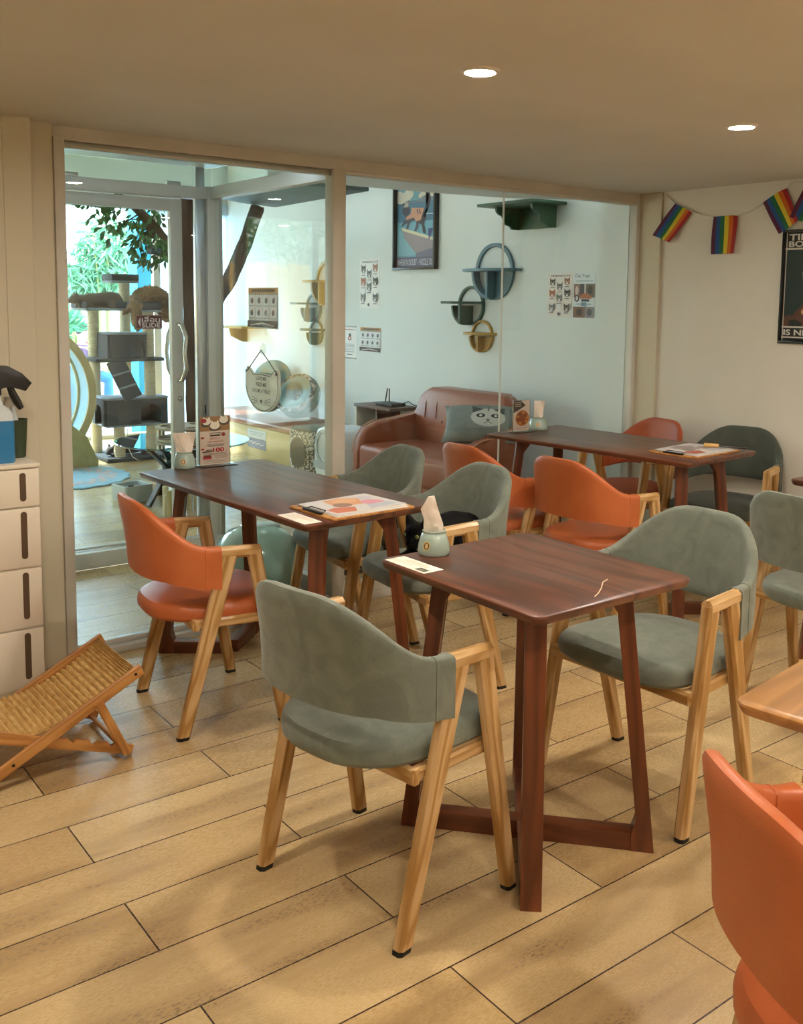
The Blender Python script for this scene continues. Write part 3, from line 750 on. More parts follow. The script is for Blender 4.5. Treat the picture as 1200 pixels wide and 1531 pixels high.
# ------------------------------------------------------------------ cat scratcher lounger
lg = thing('cat_lounger', 'small wooden deck chair shaped cat lounger with a sisal sling on the floor', 'cat lounger', (.8, 3.09, 0))
O = Vector((.8, 3.09, 0)); NY, FYY = 2.915 - 3.09, 3.262 - 3.09
ca, sa = math.cos(rad(28.2)), math.sin(rad(28.2)); cb, sb = math.cos(rad(-19.7)), math.sin(rad(-19.7))
for y in (NY, FYY):
    s = 1 if y > 0 else -1
    a, b = Vector((-.225, y + s * .004, .0)), Vector((.318, y + s * .004, .281)); d = (b - a).normalized()
    bm = B(); beam(bm, a + d * .02 , b, .038, .014, wide=(0, 0, 1), flat=False, ch=.3); lr = part('long_rail', bm, m_pine, lg, along=(a, b))
    for q in (.27, .96):
        bm = B(); c = a + (b - a) * q; lathe(bm, [(.005, -.0085), (.005, .0085)], 10); part('bolt', bm, m_black, lr, lr.matrix_basis.inverted() @ basis(c, (1, 0, 0), (0, 0, 1)))
    # notched base rail, leaning the other way
    yb = y - s * .013; L0 = Vector((.288, yb, .017)); dx = Vector((-math.cos(rad(19.7)), 0, math.sin(rad(19.7)))); up_ = Vector((math.sin(rad(19.7)), 0, math.cos(rad(19.7))))
    prof = [(0, -.017), (.60, -.017), (.60, .017), (.22, .017), (.21, .004), (.20, .004), (.192, .017), (.15, .017), (.14, .004), (.13, .004), (.12, .017), (.09, .017), (.08, .004), (.07, .004), (.06, .017), (.0, .014)]
    bm = B(); prism(bm, prof, -.007, .007, basis(L0, dx, up_), .0012); part('base_rail', bm, m_pine, lg, along=(L0, L0 + dx))
    bm = B(); beam(bm, (.176, y - s * .026 * 0 + s * .014, .206), (.262, y + s * .014, .018), .028, .011, wide=(1, 0, 0), flat=False, ch=.4); part('prop', bm, m_pine, lg, along=((.176, y, .206), (.262, y, .018)))
bm = B(); tube(bm, [(.302, NY, .268), (.302, FYY, .268)], .010, 10); part('crossbar', bm, m_pine, lg, along=((.302, NY, .268), (.302, FYY, .268)))
bm = B(); tube(bm, [(-.268, NY, .216), (-.268, FYY, .216)], .010, 10); part('crossbar', bm, m_pine, lg, along=((-.268, NY, .216), (-.268, FYY, .216)))
bm = B(); tube(bm, [(.262, NY, .022), (.262, FYY, .022)], .008, 10); part('crossbar', bm, m_pine, lg, along=((.262, NY, .022), (.262, FYY, .022)))
def sisal():
    m, nt, b, out = new_mat('woven sisal')
    tc = nt.nodes.new('ShaderNodeTexCoord'); wv = nt.nodes.new('ShaderNodeTexNoise'); mp = nt.nodes.new('ShaderNodeMapping'); mp.inputs['Scale'].default_value = (40, 14, 40)
    nt.links.new(tc.outputs['Object'], mp.inputs[0]); nt.links.new(mp.outputs[0], wv.inputs['Vector']); wv.inputs['Scale'].default_value = 2; wv.inputs['Detail'].default_value = 3
    r = nt.nodes.new('ShaderNodeValToRGB'); r.color_ramp.elements[0].position = .35; r.color_ramp.elements[1].position = .7; r.color_ramp.elements[0].color = lin('b98f4e'); r.color_ramp.elements[1].color = lin('dab879')
    nt.links.new(wv.outputs[0], r.inputs[0]); nt.links.new(r.outputs[0], b.inputs['Base Color']); b.inputs['Roughness'].default_value = .9
    return m
# sling of rope ribs
cp = [Vector((.302, 0, .284)), Vector((.26, 0, .250)), Vector((.15, 0, .185)), Vector((.03, 0, .150)), Vector((-.10, 0, .150)), Vector((-.20, 0, .18)), Vector((-.268, 0, .228))]
def cr(t):
    k = t * (len(cp) - 1); i = min(int(k), len(cp) - 2); f = k - i
    p0, p1, p2, p3 = cp[max(i - 1, 0)], cp[i], cp[i + 1], cp[min(i + 2, len(cp) - 1)]
    return .5 * ((2 * p1) + (p2 - p0) * f + (2 * p0 - 5 * p1 + 4 * p2 - p3) * f * f + (3 * p1 - p0 - 3 * p2 + p3) * f ** 3)
bm = B(); NR = 42; rows = []
for i in range(NR * 4 + 1):
    t_ = i / (NR * 4); p = cr(t_); q = cr(min(t_ + .004, 1)); tn = (q - cr(max(t_ - .004, 0))).normalized(); n = Vector((-tn.z, 0, tn.x)); n = n if n.z > 0 else -n
    rib = abs(math.sin(PI * t_ * NR)) * .009
    rows.append((p + n * rib, p - n * .004))
rings = []
for a, b in rows: rings.append([Vector((a.x, NY + .012, a.z)), Vector((a.x, FYY - .012, a.z)), Vector((b.x, FYY - .012, b.z)), Vector((b.x, NY + .012, b.z))])
loft(bm, rings); part('sling', bm, sisal(), lg, smooth=60)

# ------------------------------------------------------------------ right wall: flags and poster
fl = thing('rainbow_bunting', 'string of small rainbow flags along the right wall under the ceiling', 'bunting', (4.545, 3.2, 1.95))
OB = Vector((4.545, 3.2, 1.95))
sp_ = [(3.664, 2.078), (3.60, 2.022), (3.48, 1.972), (3.42, 1.950), (3.335, 1.935), (3.185, 1.935), (3.11, 1.950), (3.03, 1.99), (2.905, 2.055), (2.862, 2.083), (2.80, 2.07), (2.68, 2.015), (2.56, 1.98), (2.4, 1.99)]
bm = B(); tube(bm, [Vector((4.541, y, z)) - OB for y, z in sp_], .0035, 6); part('string', bm, FLAT('d9d4c6'), fl)
RB = ('5a2344', '23508e', '1f6b45', 'd9c433', 'd2691e', 'a82220')
for TL, TR, BR, BL in (((3.60, 2.024), (3.48, 1.972), (3.617, 1.806), (3.742, 1.853)), ((3.335, 1.935), (3.185, 1.935), (3.187, 1.733), (3.333, 1.731)), ((3.032, 1.990), (2.905, 2.056), (2.817, 1.884), (2.922, 1.822)), ((2.79, 2.066), (2.665, 2.005), (2.735, 1.85), (2.865, 1.905))):
    bm = B(); TL, TR, BR, BL = [Vector((0, *q)) for q in (TL, TR, BR, BL)]; n = 6; m_ = 6
    def fp(u, v, k):
        p = (TL * (1 - u) + TR * u) * (1 - v) + (BL * (1 - u) + BR * u) * v
        return Vector((4.536 - .006 * math.sin(v * 3 + u * 4) - .012 * v, p.y, p.z)) - OB + Vector((k, 0, 0))
    for k in (0, .0008):
        g = [[bm.verts.new(fp(i / 12, j / m_, k)) for j in range(m_ + 1)] for i in range(13)]
        for i in range(12):
            for j in range(m_):
                f = bm.faces.new((g[i][j], g[i + 1][j], g[i + 1][j + 1], g[i][j + 1])); f.material_index = i // 2
    o = mesh_obj('flag', bm, [FLAT(c, .8) for c in RB], fl, None, 60, normals=False)
ps = thing('wall_poster', 'framed vintage poster with white capitals on the right wall at the picture edge', 'poster', (4.549, 2.905, 1.265))
PW, PH = .40, .577
Mw = basis((0, 0, 0), (0, -1, 0), (0, 0, 1))
bm = B(); fw = .014
box(bm, 0, PW, 0, fw, 0, .018, .001); box(bm, 0, PW, PH - fw, PH, 0, .018, .001); box(bm, 0, fw, fw, PH - fw, 0, .018, .001); box(bm, PW - fw, PW, fw, PH - fw, 0, .018, .001)
part('frame', bm, m_black, ps, Mw)
p = Print(PW - .028, PH - .028, '11100e', .006, .35)
p.rect(.01, .0, .025, 1, 'cfcac0').rect(.0, .025, 1, .038, 'cfcac0').rect(0, .12, 1, .135, 'cfcac0').rect(0, .84, 1, .857, 'cfcac0')
p.rect(.028, .137, 1, .838, '1d2d2c').poly([(.028, .3), (.5, .5), (.7, .8), (.2, .838), (.028, .838)], '22302e')
p.poly([(.028, .137), (.028, .22), (.1, .24), (.16, .23), (.2, .27), (.3, .33), (.6, .33), (.95, .2), (.95, .137)], '5d3423').poly([(.1, .137), (.11, .19), (.2, .2), (.3, .17), (.3, .137)], '191513').ell(.32, .27, .035, .025, 'd2a06a').ell(.42, .62, .14, .16, 'b9ada0').ell(.44, .6, .09, .12, '4a3a30')
p.text('TIME S', .05, .62, .925, .985, 'd5d1c8', .03).text('BOO', .05, .42, .865, .92, 'd5d1c8', .03).text('IS NEV', .035, .5, .05, .105, 'd5d1c8', .03)
p.build('print', Mw @ Matrix.Translation((.014, .014, 0)), ps)
# ------------------------------------------------------------------ cat room: sofa corner
ZR = .08
sf = thing('sofa', 'tan leather two seat sofa with a rounded tufted back behind the glass', 'sofa', (4.05, 5.04, ZR)); sf.scale = (1, .90, 1)
SY0, SY1 = -.66, .66
bm = B(); box(bm, -.33, .29, SY0 + .04, SY1 - .04, .06, .22, .02); part('base', bm, m_sofa, sf)
for x in (-.28, .24):
    for y in (SY0 + .1, SY1 - .1):
        bm = B(); lathe(bm, [(.016, 0), (.024, .06)], 12, (x, y, 0)); part('leg', bm, m_wal, sf)
bm = B(); box(bm, -.355, .16, SY0 + .085, SY1 - .085, .19, .395, .04, 4)
part('seat_cushion', bm, m_sofa, sf, smooth=60)
# back: leaning slab with rounded top corners and stitched channels
bm = B(); out = rrect(-.52, .60, .2, .775, .19, 8)
bm2 = B(); fr_ = []
for (y, z) in out: fr_.append((y, z))
M = Matrix(((0, 0, 1, .10), (1, 0, 0, 0), (0, 1, 0, 0), (0, 0, 0, 1)))
prism(bm, fr_, 0, .15, M, .035)
for v in bm.verts: v.co.x += (v.co.z - .2) * .12
bk = part('backrest', bm, m_sofa, sf, smooth=60); bm2.free()
for i in range(7):
    y = -.38 + i * .14; bm = B(); tube(bm, [(.100 + .12 * .36, y, .56), (.100 + .12 * .45, y, .65), (.108 + .12 * .55, y, .735)], .004, 5); part('seam', bm, P('dark seam', '6f3a24', .6), bk)
for y in (-.24, -.08, .08, .24):
    bm = B(); ball(bm, (.142, y, .545), .007, .012, .012, 8); part('button', bm, m_sofa, bk)
# arms: curved side panels that sweep down to the front
for s, y0 in ((-1, SY0), (1, SY1 - .085)):
    xr = .12 if s < 0 else .30
    prof = [(-.36, .05), (xr, .05), (xr + .01, .60), (xr - .15, .575), (0, .552), (-.18, .535), (-.27, .50), (-.325, .43), (-.352, .33)]
    bm = B(); prism(bm, prof, 0, .085, basis((0, y0 + .085, 0), (1, 0, 0), (0, 0, 1)), .022)
    a = part('arm', bm, m_sofa, sf, smooth=60)
    yp = y0 + .0425
    bm = B(); tube(bm, [(x - .001, y0 - .001 if s < 0 else y0 + .086, z) for x, z in prof[2:]] , .004, 6); part('piping', bm, P('piping leather', 'c08a68', .5), a)
# pillow
def pillow(name, label, o, w, h, th, mat, M, cat='cushion'):
    bm = B(); n = 14; g = {}
    for sgn in (1, -1):
        for i in range(n + 1):
            for j in range(n + 1):
                u, v = i / n * 2 - 1, j / n * 2 - 1
                if sgn < 0 and (i in (0, n) or j in (0, n)): g[(sgn, i, j)] = g[(1, i, j)]; continue
                k = (1 - abs(u) ** 2.5) * (1 - abs(v) ** 2.5)
                pin = 1 - .09 * (1 - abs(u) ** 2) * abs(v) ** 3; pin2 = 1 - .09 * (1 - abs(v) ** 2) * abs(u) ** 3
                g[(sgn, i, j)] = bm.verts.new((u * w / 2 * pin2, v * h / 2 * pin, sgn * th / 2 * k ** .55))
        for i in range(n):
            for j in range(n):
                q = [g[(sgn, i, j)], g[(sgn, i + 1, j)], g[(sgn, i + 1, j + 1)], g[(sgn, i, j + 1)]]
                bm.faces.new(q if sgn > 0 else q[::-1])
    return bm
pi_t = thing('cushion', 'grey cushion printed with a pale cat face, lying on the sofa', 'cushion', (4.02, 4.66, .685))
n_ = Vector((-.42, -.42, .80)).normalized(); u_ = Vector((.74, -.60, -.10)); u_ = (u_ - n_ * u_.dot(n_)).normalized(); Mp = basis((0, 0, 0), u_, n_.cross(u_))
m_pil = P('grey cushion cloth', '868c89', .9, '7b8280', 12, bump=.1, bscale=150)
part('cover', pillow('c', '', 0, .46, .34, .15, None, None), m_pil, pi_t, Mp, smooth=70)
pr = Print(.26, .2, '868c89', .0012, .9); pr.ell(.5, .45, .42, .4, 'c9cac4').poly([(.12, .62), (.1, .98), (.38, .8)], '4b5152').poly([(.88, .62), (.9, .98), (.62, .8)], '4b5152').ell(.32, .5, .11, .09, '2f3637').ell(.68, .5, .11, .09, '2f3637').ell(.32, .5, .04, .05, 'dde0da').ell(.68, .5, .04, .05, 'dde0da').poly([(.44, .33), (.56, .33), (.5, .25)], '4b5152').line([(.5, .25), (.4, .15)], .004, '4b5152').line([(.5, .25), (.6, .15)], .004, '4b5152').line([(.5, .95), (.5, .7)], .01, '6c7270')
bmesh.ops.triangulate(pr.bm, faces=pr.bm.faces[:]); bmesh.ops.subdivide_edges(pr.bm, edges=pr.bm.edges[:], cuts=4, use_grid_fill=True)
for v in pr.bm.verts:
    u_, v_ = (v.co.x - .07) / .23, (v.co.y - .1) / .17
    v.co.z = v.co.z * 1.5 + .0005 + .075 * (max(0, 1 - abs(u_) ** 2.5) * max(0, 1 - abs(v_) ** 2.5)) ** .55
pr.build('print', Mp @ Matrix.Translation((-.07, -.1, 0)), pi_t)

# side table with the router behind the sofa
st = thing('side_table', 'dark brown side table with a white edge behind the sofa', 'side table', (4.455, 6.30, ZR))
m_db = WOOD('dark veneer', '6a4a36', '4f3526', '5e4130', .4, 5, 1)
bm = B(); box(bm, -.14, .135, -.25, .25, .53, .555, .002); part('top', bm, m_db, st)
bm = B(); box(bm, -.13, .13, .225, .245, 0, .53, .002); part('side_panel', bm, P('pale laminate', 'cfc6b4', .5), st)
bm = B(); box(bm, -.10, .13, -.02, 0, 0, .53, .002); part('middle_panel', bm, m_db, st)
bm = B(); box(bm, -.12, .12, -.24, .22, .2, .22, .002); part('shelf', bm, m_db, st)
rt = thing('wifi_router', 'small black router with two antennas on the brown side table', 'router', (4.45, 6.23, ZR + .555))
bm = B(); box(bm, -.07, .07, -.11, .11, 0, .025, .006); part('case', bm, m_black, rt)
for y, l in ((.115, -.03), (.06, .0)):
    bm = B(); tube(bm, [(.03, y, .012), (.03, y + l * .3, .05), (.03, y + l, .13)], .005, 8); part('antenna', bm, m_black, rt)
bm = B(); tube(bm, [(0, -.1, .012), (.02, -.14, .03), (.05, -.17, .045), (.08, -.19, .02), (.11, -.2, .01)], .004, 6); part('cable', bm, m_black, rt)

# ------------------------------------------------------------------ wall shelves of the cat room
XW = 4.6
def on_wall(y, z, x=XW): return Matrix(((0, 0, -1, x), (-1, 0, 0, y), (0, 1, 0, z), (0, 0, 0, 1)))   # u = -Y, v = Z, n = -X
def ring_shelf(label, y, z, R, depth, hexa, fill, zoff=0, wide=1.0, group='round ring cat shelves'):
    t = thing('ring_shelf', label, 'cat shelf', (XW, y, z), 0, group); t.rotation_euler = (0, 0, 0)
    m = P('shelf paint ' + hexa, hexa, .5)
    M = on_wall(0, 0, 0); w = R * .13
    bm = B(); n = 56
    loft(bm, [[Vector(((R - k * w) * math.cos(2 * PI * i / n), (R - k * w) * math.sin(2 * PI * i / n), h)) for k, h in ((0, 0), (0, .02), (1, .02), (1, 0))] for i in range(n)], closed=True)
    part('ring', bm, m, t, M)
    bm = B(); hw = R * wide
    prism(bm, [(-hw, 0), (hw, 0), (hw, depth * .35), (hw * .8, depth * .75), (hw * .4, depth), (-hw * .4, depth), (-hw * .8, depth * .75), (-hw, depth * .35)], zoff, zoff + .018, Matrix(((0, -1, 0, 0), (1, 0, 0, 0), (0, 0, 1, 0), (0, 0, 0, 1))), .003)
    part('shelf_board', bm, m, t)
    # curved lower lip and centre bracket under the board
    k = 20; r0 = R - w
    bm = B(); rings = []
    for i in range(k + 1):
        a = PI + PI / 2 * i / k
        rings.append([Vector((r * math.cos(a), r * math.sin(a), h)) for r, h in ((r0 + w * .9, .02), (r0 + w * .9, depth * .34), (r0, depth * .34), (r0, .02))])
    loft(bm, rings); part('curved_lip', bm, m, t, M)
    bm = B(); box(bm, -.011, .011, -r0 - w * .4, 0, .0, depth * .5); part('bracket', bm, m, t, M)
    if fill:
        s = 1 if fill == 'near' else -1
        pts = [(0, 0)] + [(s * r0 * math.cos(-PI / 2 * i / 14), r0 * math.sin(-PI / 2 * i / 14)) for i in range(15)]
        bm = B(); prism(bm, pts if s < 0 else pts[::-1], .002, .012, M); part('quarter_panel', bm, m, t)
    return t
ring_shelf('large blue grey ring cat shelf with a wide board on the white wall', 5.185, 1.670, .198, .17, '5f7f8c', 'near', .0, 1.35)
ring_shelf('dark green ring cat shelf below the large blue one', 5.432, 1.430, .142, .25, '2c5347', 'far', .012, .98)
ring_shelf('small yellow ring cat shelf, lowest of the three over the sofa', 5.305, 1.213, .115, .12, 'b08a35', 'near', .01, 1.3)
ring_shelf('large yellow ring cat shelf half hidden by the glass front post', 7.385, 1.610, .20, .22, 'b58f3a', None, 0, 1.1)
ring_shelf('blue grey ring cat shelf on the wall seen through the lobby side glass', 7.63, 1.385, .128, .22, '5f8593', 'far', .03, 1.2)
ring_shelf('small green ring cat shelf near the glass front post', 7.587, 1.163, .112, .15, '2f5c40', 'near', .02, 1.2)
t = thing('bracket_shelf', 'dark green scalloped bracket cat shelf high on the white wall', 'cat shelf', (XW, 4.78, 2.085))
m_gs = P('dark green paint', '1f5034', .45)
bm = B(); box(bm, -.30, 0, -.27, .27, 0, .02, .003); part('shelf_board', bm, m_gs, t)
for y in (-.17, .17):
    pr_ = [(0, 0), (.22, 0), (.215, -.03), (.19, -.05), (.165, -.055), (.15, -.075), (.145, -.1), (.12, -.115), (.09, -.12), (.07, -.14), (.0, -.14)]
    bm = B(); prism(bm, [(-a, b) for a, b in pr_], -.009, .009, basis((0, y, 0), (1, 0, 0), (0, 0, 1))); part('bracket', bm, m_gs, t)
bm = B(); box(bm, -.012, 0, -.17, .17, -.14, 0); part('back_panel', bm, m_gs, t)
t = thing('bracket_shelf', 'small mustard yellow bracket shelf on the wall seen through the lobby side glass', 'cat shelf', (XW, 8.85, 1.17))
bm = B(); box(bm, -.26, 0, -.3, .3, 0, .02, .003); part('shelf_board', bm, P('shelf paint b58f3a', 'b58f3a', .5), t)
bm = B(); prism(bm, [(0, 0), (-.2, 0), (-.18, -.08), (-.05, -.14), (0, -.14)], -.01, .01, basis((0, .1, 0), (1, 0, 0), (0, 0, 1))); part('bracket', bm, P('shelf paint b58f3a', 'b58f3a', .5), t)

# ------------------------------------------------------------------ sheets and posters on that wall
def wall_sheet(name, label, y0, z0, w, h, draw, cat, paper='f1efec', x=XW - .0005):
    p = Print(w, h, paper, .001); draw(p); o = p.build(name, Matrix(((0, 0, -1, x), (-1, 0, 0, y0), (0, 1, 0, z0), (0, 0, 0, 1))))
    return tag(o, label, cat)
def faces(p):
    p.text('THE MIDNIGHT CATS', .1, .92, .92, .96, '22211f', .03)
    for cx, cy, c in ((.2, .78, '2b2a2a'), (.5, .68, '55555a'), (.8, .8, '9b5a3c'), (.2, .52, 'a5522f'), (.5, .42, '6d6d70'), (.82, .53, '26262a'), (.2, .2, '76767a'), (.82, .2, '45413d')):
        p.ell(cx, cy, .11, .075, c); p.poly([(cx - .11, cy + .02), (cx - .11, cy + .12), (cx - .03, cy + .06)], c); p.poly([(cx + .11, cy + .02), (cx + .11, cy + .12), (cx + .03, cy + .06)], c)
        p.ell(cx, cy - .035, .05, .03, 'ddd8d2'); p.ell(cx - .045, cy + .01, .018, .012, 'e6dfc8'); p.ell(cx + .045, cy + .01, .018, .012, 'e6dfc8'); p.rect(cx - .09, cy - .115, cx + .09, cy - .1, '3b3937')
    p.ell(.5, .07, .05, .035, '444')if False else p.ell(.5, .07, .05, .035, '444444')
wall_sheet('cat_picture_sheet', 'sheet with eight cat portraits beside the dark framed beach poster', 6.90, 1.395, .29, .405, faces, 'poster')
wall_sheet('cat_picture_sheet', 'sheet with eight cat portraits to the right of the ring shelves', 4.662, 1.366, .222, .284, faces, 'poster', 'e9e2dc')
def yoga(p):
    p.rect(0, 0, 1, 1, 'dfe6ea'); p.text('Cat Yoga', .05, .75, .88, .97, '2e3f4b', .005); p.rect(.1, .8, .9, .83, 'b7c4cc')
    p.rect(0, .45, .3, .75, '8a6a5a').rect(.3, .45, .5, .75, '3a3a3c').rect(.5, .45, .58, .75, 'cfc8c0').rect(.58, .45, 1, .75, '6a5a4e').ell(.15, .6, .08, .1, 'd9c4b4').ell(.78, .62, .12, .09, '2f2a28')
    p.poly([(.3, .42), (.35, .52), (.6, .55), (.85, .48), (.85, .42)], 'b5683a').ell(.16, .43, .12, .08, '3c3a3c').ell(.16, .43, .06, .05, 'd9d4d0').rect(.38, .36, .75, .41, '2d3a44')
    p.rect(.37, .26, .62, .34, '5c89a2').bars(.1, .9, (.3,), .02, '7c98a8'); p.rect(0, 0, .56, .24, '7d5a48').rect(.6, 0, 1, .24, '8b8690').ell(.3, .12, .15, .08, '3a2e28').ell(.78, .12, .12, .08, '4a4a50')
wall_sheet('event_sheet', 'pale blue cat yoga flyer cut off by the wall column', 4.425, 1.366, .182, .284, yoga, 'poster')
def rules(p):
    p.rect(0, .86, 1, 1, 'b98235').rect(.12, .9, .9, .96, '3d2c18')
    for i in range(14): p.poly([(i / 14, .82), (i / 14 + .035, .82), (i / 14 + .07, .86), (i / 14 + .035, .86)], '26221c')
    for r in (0, 1):
        for c in range(4):
            x, y = .03 + c * .245, .52 - r * .3; p.rect(x, y, x + .22, y + .27, 'e4e4e4'); p.ell(x + .11, y + .16, .05, .07, '4b4b4d'); p.ell(x + .13, y + .21, .025, .035, '8a4a40'); p.rect(x + .02, y + .02, x + .2, y + .045, '8f8f90')
    p.rect(0, .03, 1, .19, '2d2622').poly([(.1, .06), (.5, .11), (.9, .06), (.9, .09), (.5, .15), (.1, .09)], 'cfc4b4')
wall_sheet('rules_sign', 'landscape sheet of cat room rules on the white wall beside the dark post', 6.885, 1.03, .30, .205, rules, 'notice')
def notice(p):
    for y in (.955, .005):
        for i in range(9): p.poly([(i / 9, y), (i / 9 + .055, y), (i / 9 + .09, y + .04), (i / 9 + .035, y + .04)], '2b2a26')
    p.ell(.5, .72, .09, .05, '3b3b3d'); p.ell(.48, .62, .13, .06, 'a5453a'); p.ell(.48, .62, .07, .03, 'efefec'); p.bars(.1, .9, (.88,), .02, 'b06a5a'); p.bars(.1, .9, (.45, .41, .37, .32, .27, .22), .014, '9a9ea2'); p.rect(.3, .12, .7, .15, '6c7074')
wall_sheet('notice_sign', 'portrait notice with striped borders on the white wall close to the dark post', 7.15, .957, .215, .285, notice, 'notice')
wall_sheet('rules_sign', 'curling sheet of cat room rules stuck on the lobby side glass', 4.735, 1.302, .322, .212, rules, 'notice', 'e9e6de', 2.4455)
bp_ = thing('beach_poster', 'black framed beach poster of a cat standing on a board at sea', 'poster', (XW, 6.375, 1.70))
BW, BH = .54, .80; Mb = Matrix(((0, 0, -1, 0), (-1, 0, 0, 0), (0, 1, 0, 0), (0, 0, 0, 1)))
bm = B()
for d in ((0, BW, 0, .018), (0, BW, BH - .018, BH), (0, .018, .018, BH - .018), (BW - .018, BW, .018, BH - .018)): box(bm, *d, 0, .045, .001)
part('frame', bm, m_black, bp_, Mb)
p = Print(BW - .036, BH - .036, '6f9fae', .01)
p.rect(0, .82, 1, 1, '5d8fa0').rect(0, .45, 1, .67, '49768f').rect(0, .12, 1, .46, '72a9bb').poly([(0, .12), (1, .12), (1, .25), (.6, .3), (.2, .36), (0, .4)], '86b9c9')
for cx, cy, rx, ry in ((.15, .7, .2, .06), (.3, .74, .12, .05), (.05, .73, .1, .05), (.82, .74, .2, .07), (.9, .79, .12, .05), (.7, .71, .15, .04)): p.ell(cx, cy, rx, ry, 'd6cfbd')
p.poly([(.1, .64), (.3, .68), (.45, .65), (.7, .71), (1, .68), (1, .64), (.7, .635)], '76828a').line([(.72, .53), (1, .52)], .006, 'dfe3df').rect(0, .64, 1, .648, '3f6a85')
p.poly([(.12, .40), (.3, .375), (.6, .32), (1, .27), (1, .2), (.55, .12), (.5, .14), (.2, .3)], '9c8f92').poly([(.12, .41), (1, .28), (1, .25), (.15, .375)], 'e2dcb8').poly([(.82, .26), (.8, .38), (.93, .38)], '4a4a86').poly([(.5, .14), (1, .2), (1, .1), (.5, .1)], '6f6a80')
k = '3c3a45'
p.poly([(.22, .52), (.36, .54), (.7, .55), (.82, .6), (.86, .66), (.84, .72), (.75, .76), (.73, .74), (.81, .70), (.81, .65), (.74, .6), (.74, .5), (.7, .42), (.74, .37), (.74, .33), (.68, .34), (.64, .42), (.56, .44), (.56, .4), (.5, .36), (.45, .37), (.5, .42), (.5, .47), (.4, .47), (.32, .43), (.3, .39), (.24, .39), (.27, .45), (.18, .43), (.12, .41), (.14, .44), (.22, .49)], k)
p.ell(.24, .575, .1, .05, k).poly([(.16, .6), (.15, .66), (.22, .62)], k).poly([(.26, .62), (.3, .68), (.31, .61)], k).poly([(.17, .61), (.22, .655), (.3, .66), (.3, .61)], 'b9b4a6').poly([(.36, .54), (.38, .6), (.7, .585), (.62, .47), (.5, .46), (.44, .5), (.24, .48), (.24, .51)], 'cf9678').line([(.52, .58), (.55, .53)], .012, k).line([(.58, .58), (.61, .53)], .012, k)
p.text('BEACH LIFE', .26, .78, .90, .93, '2f4a55', .01).rect(0, 0, 1, .105, '55506a').text('WHEN IN DOUBT \u2022 PADDLE OUT', .03, .97, .02, .085, 'd5d3dc', .01)
p.build('print', Mb @ Matrix.Translation((.018, .018, 0)), bp_)

# ------------------------------------------------------------------ signs on the lobby glass
p = Print(.15, .076, '5e1220', .002, .35, .0003, .004); p.line([(.01, .03), (.99, .03), (.99, .97), (.01, .97), (.01, .03)], .0015, 'c9b9b9').poly([(.07, .5), (.17, .86), (.17, .14)], 'e5dcdc').text('\u0e40\u0e25\u0e37\u0e48\u0e2d\u0e19', .22, .92, .46, .94, 'e5dcdc', .02).text('SLIDE', .22, .92, .1, .42, 'e5dcdc', .02)
tag(p.build('slide_sign', Matrix(((1, 0, 0, 2.014), (0, 0, -1, 5.2305), (0, 1, 0, 1.283), (0, 0, 0, 1)))), 'dark red slide sign in two scripts on the glass sliding door', 'sign')
sg = thing('cat_head_sign', 'cat head shaped hanging sign with whiskers on the lobby side glass', 'sign', (2.44, 4.556, .98))
oval = []
for i in range(41):
    a = rad(-235 + 290 * i / 40); oval.append((.190 * math.cos(a), .115 * math.sin(a) - .01))
pts = [(.185, .03), (.183, .095), (.168, .12), (.150, .118), (.10, .085), (0, .088), (-.10, .085), (-.150, .118), (-.168, .12), (-.183, .095), (-.185, .03)]
low = [(.192 * math.cos(rad(a)), .03 + .145 * math.sin(rad(a))) for a in range(-172, -7, 8)]
shape = low + pts
bm = B(); Ms = Matrix(((0, 0, -1, -.004), (-1, 0, 0, 0), (0, 1, 0, 0), (0, 0, 0, 1)))
prism(bm, shape, 0, .008, None, .0015); 
o = part('board', bm, P('cream sign board', 'e3e2d4', .6), sg, Ms)
class Q(Print):
    def __init__(s): s.w = s.h = 1; s.bm, s.mats, s.z, s.step, s.rough = B(), [], .008, .0002, .6
q = Q(); inner = [(x * .93, .0 + (y - .0) * .93) for x, y in shape]; q.line(inner + inner[:1], .004, '2b2b28')
q.text('LOVE ME', -.055, .055, .052, .072, '2b2b28', .02).text('FEED ME', -.055, .055, .020, .040, '2b2b28', .02).text('GIVE ME A TREAT', -.10, .10, -.014, .006, '2b2b28', .01)
q.poly([(0, -.072), (.014, -.055), (.007, -.048), (0, -.053), (-.007, -.048), (-.014, -.055)], '2b2b28')
for s in (-1, 1):
    for d in (-.012, 0, .012): q.line([(s * .04, -.058 + d * .5), (s * .105, -.056 + d * 1.6)], .0025, '2b2b28')
    q.ell(s * .165, .093, .009, .009, '2b2b28')
q.build('print', Ms, sg)
bm = B(); tube(bm, [Vector((-.013, -.165, .093)), Vector((-.012, 0.01, .21)), Vector((-.013, .165, .093))], .003, 6); part('cord', bm, m_black, sg)
bm = B(); lathe(bm, [(.001, 0), (.034, .001), (.030, .006), (.012, .014), (.006, .022)], 20); part('suction_cup', bm, m_acry, sg, Ms @ Matrix.Translation((-.0, .215, 0)))

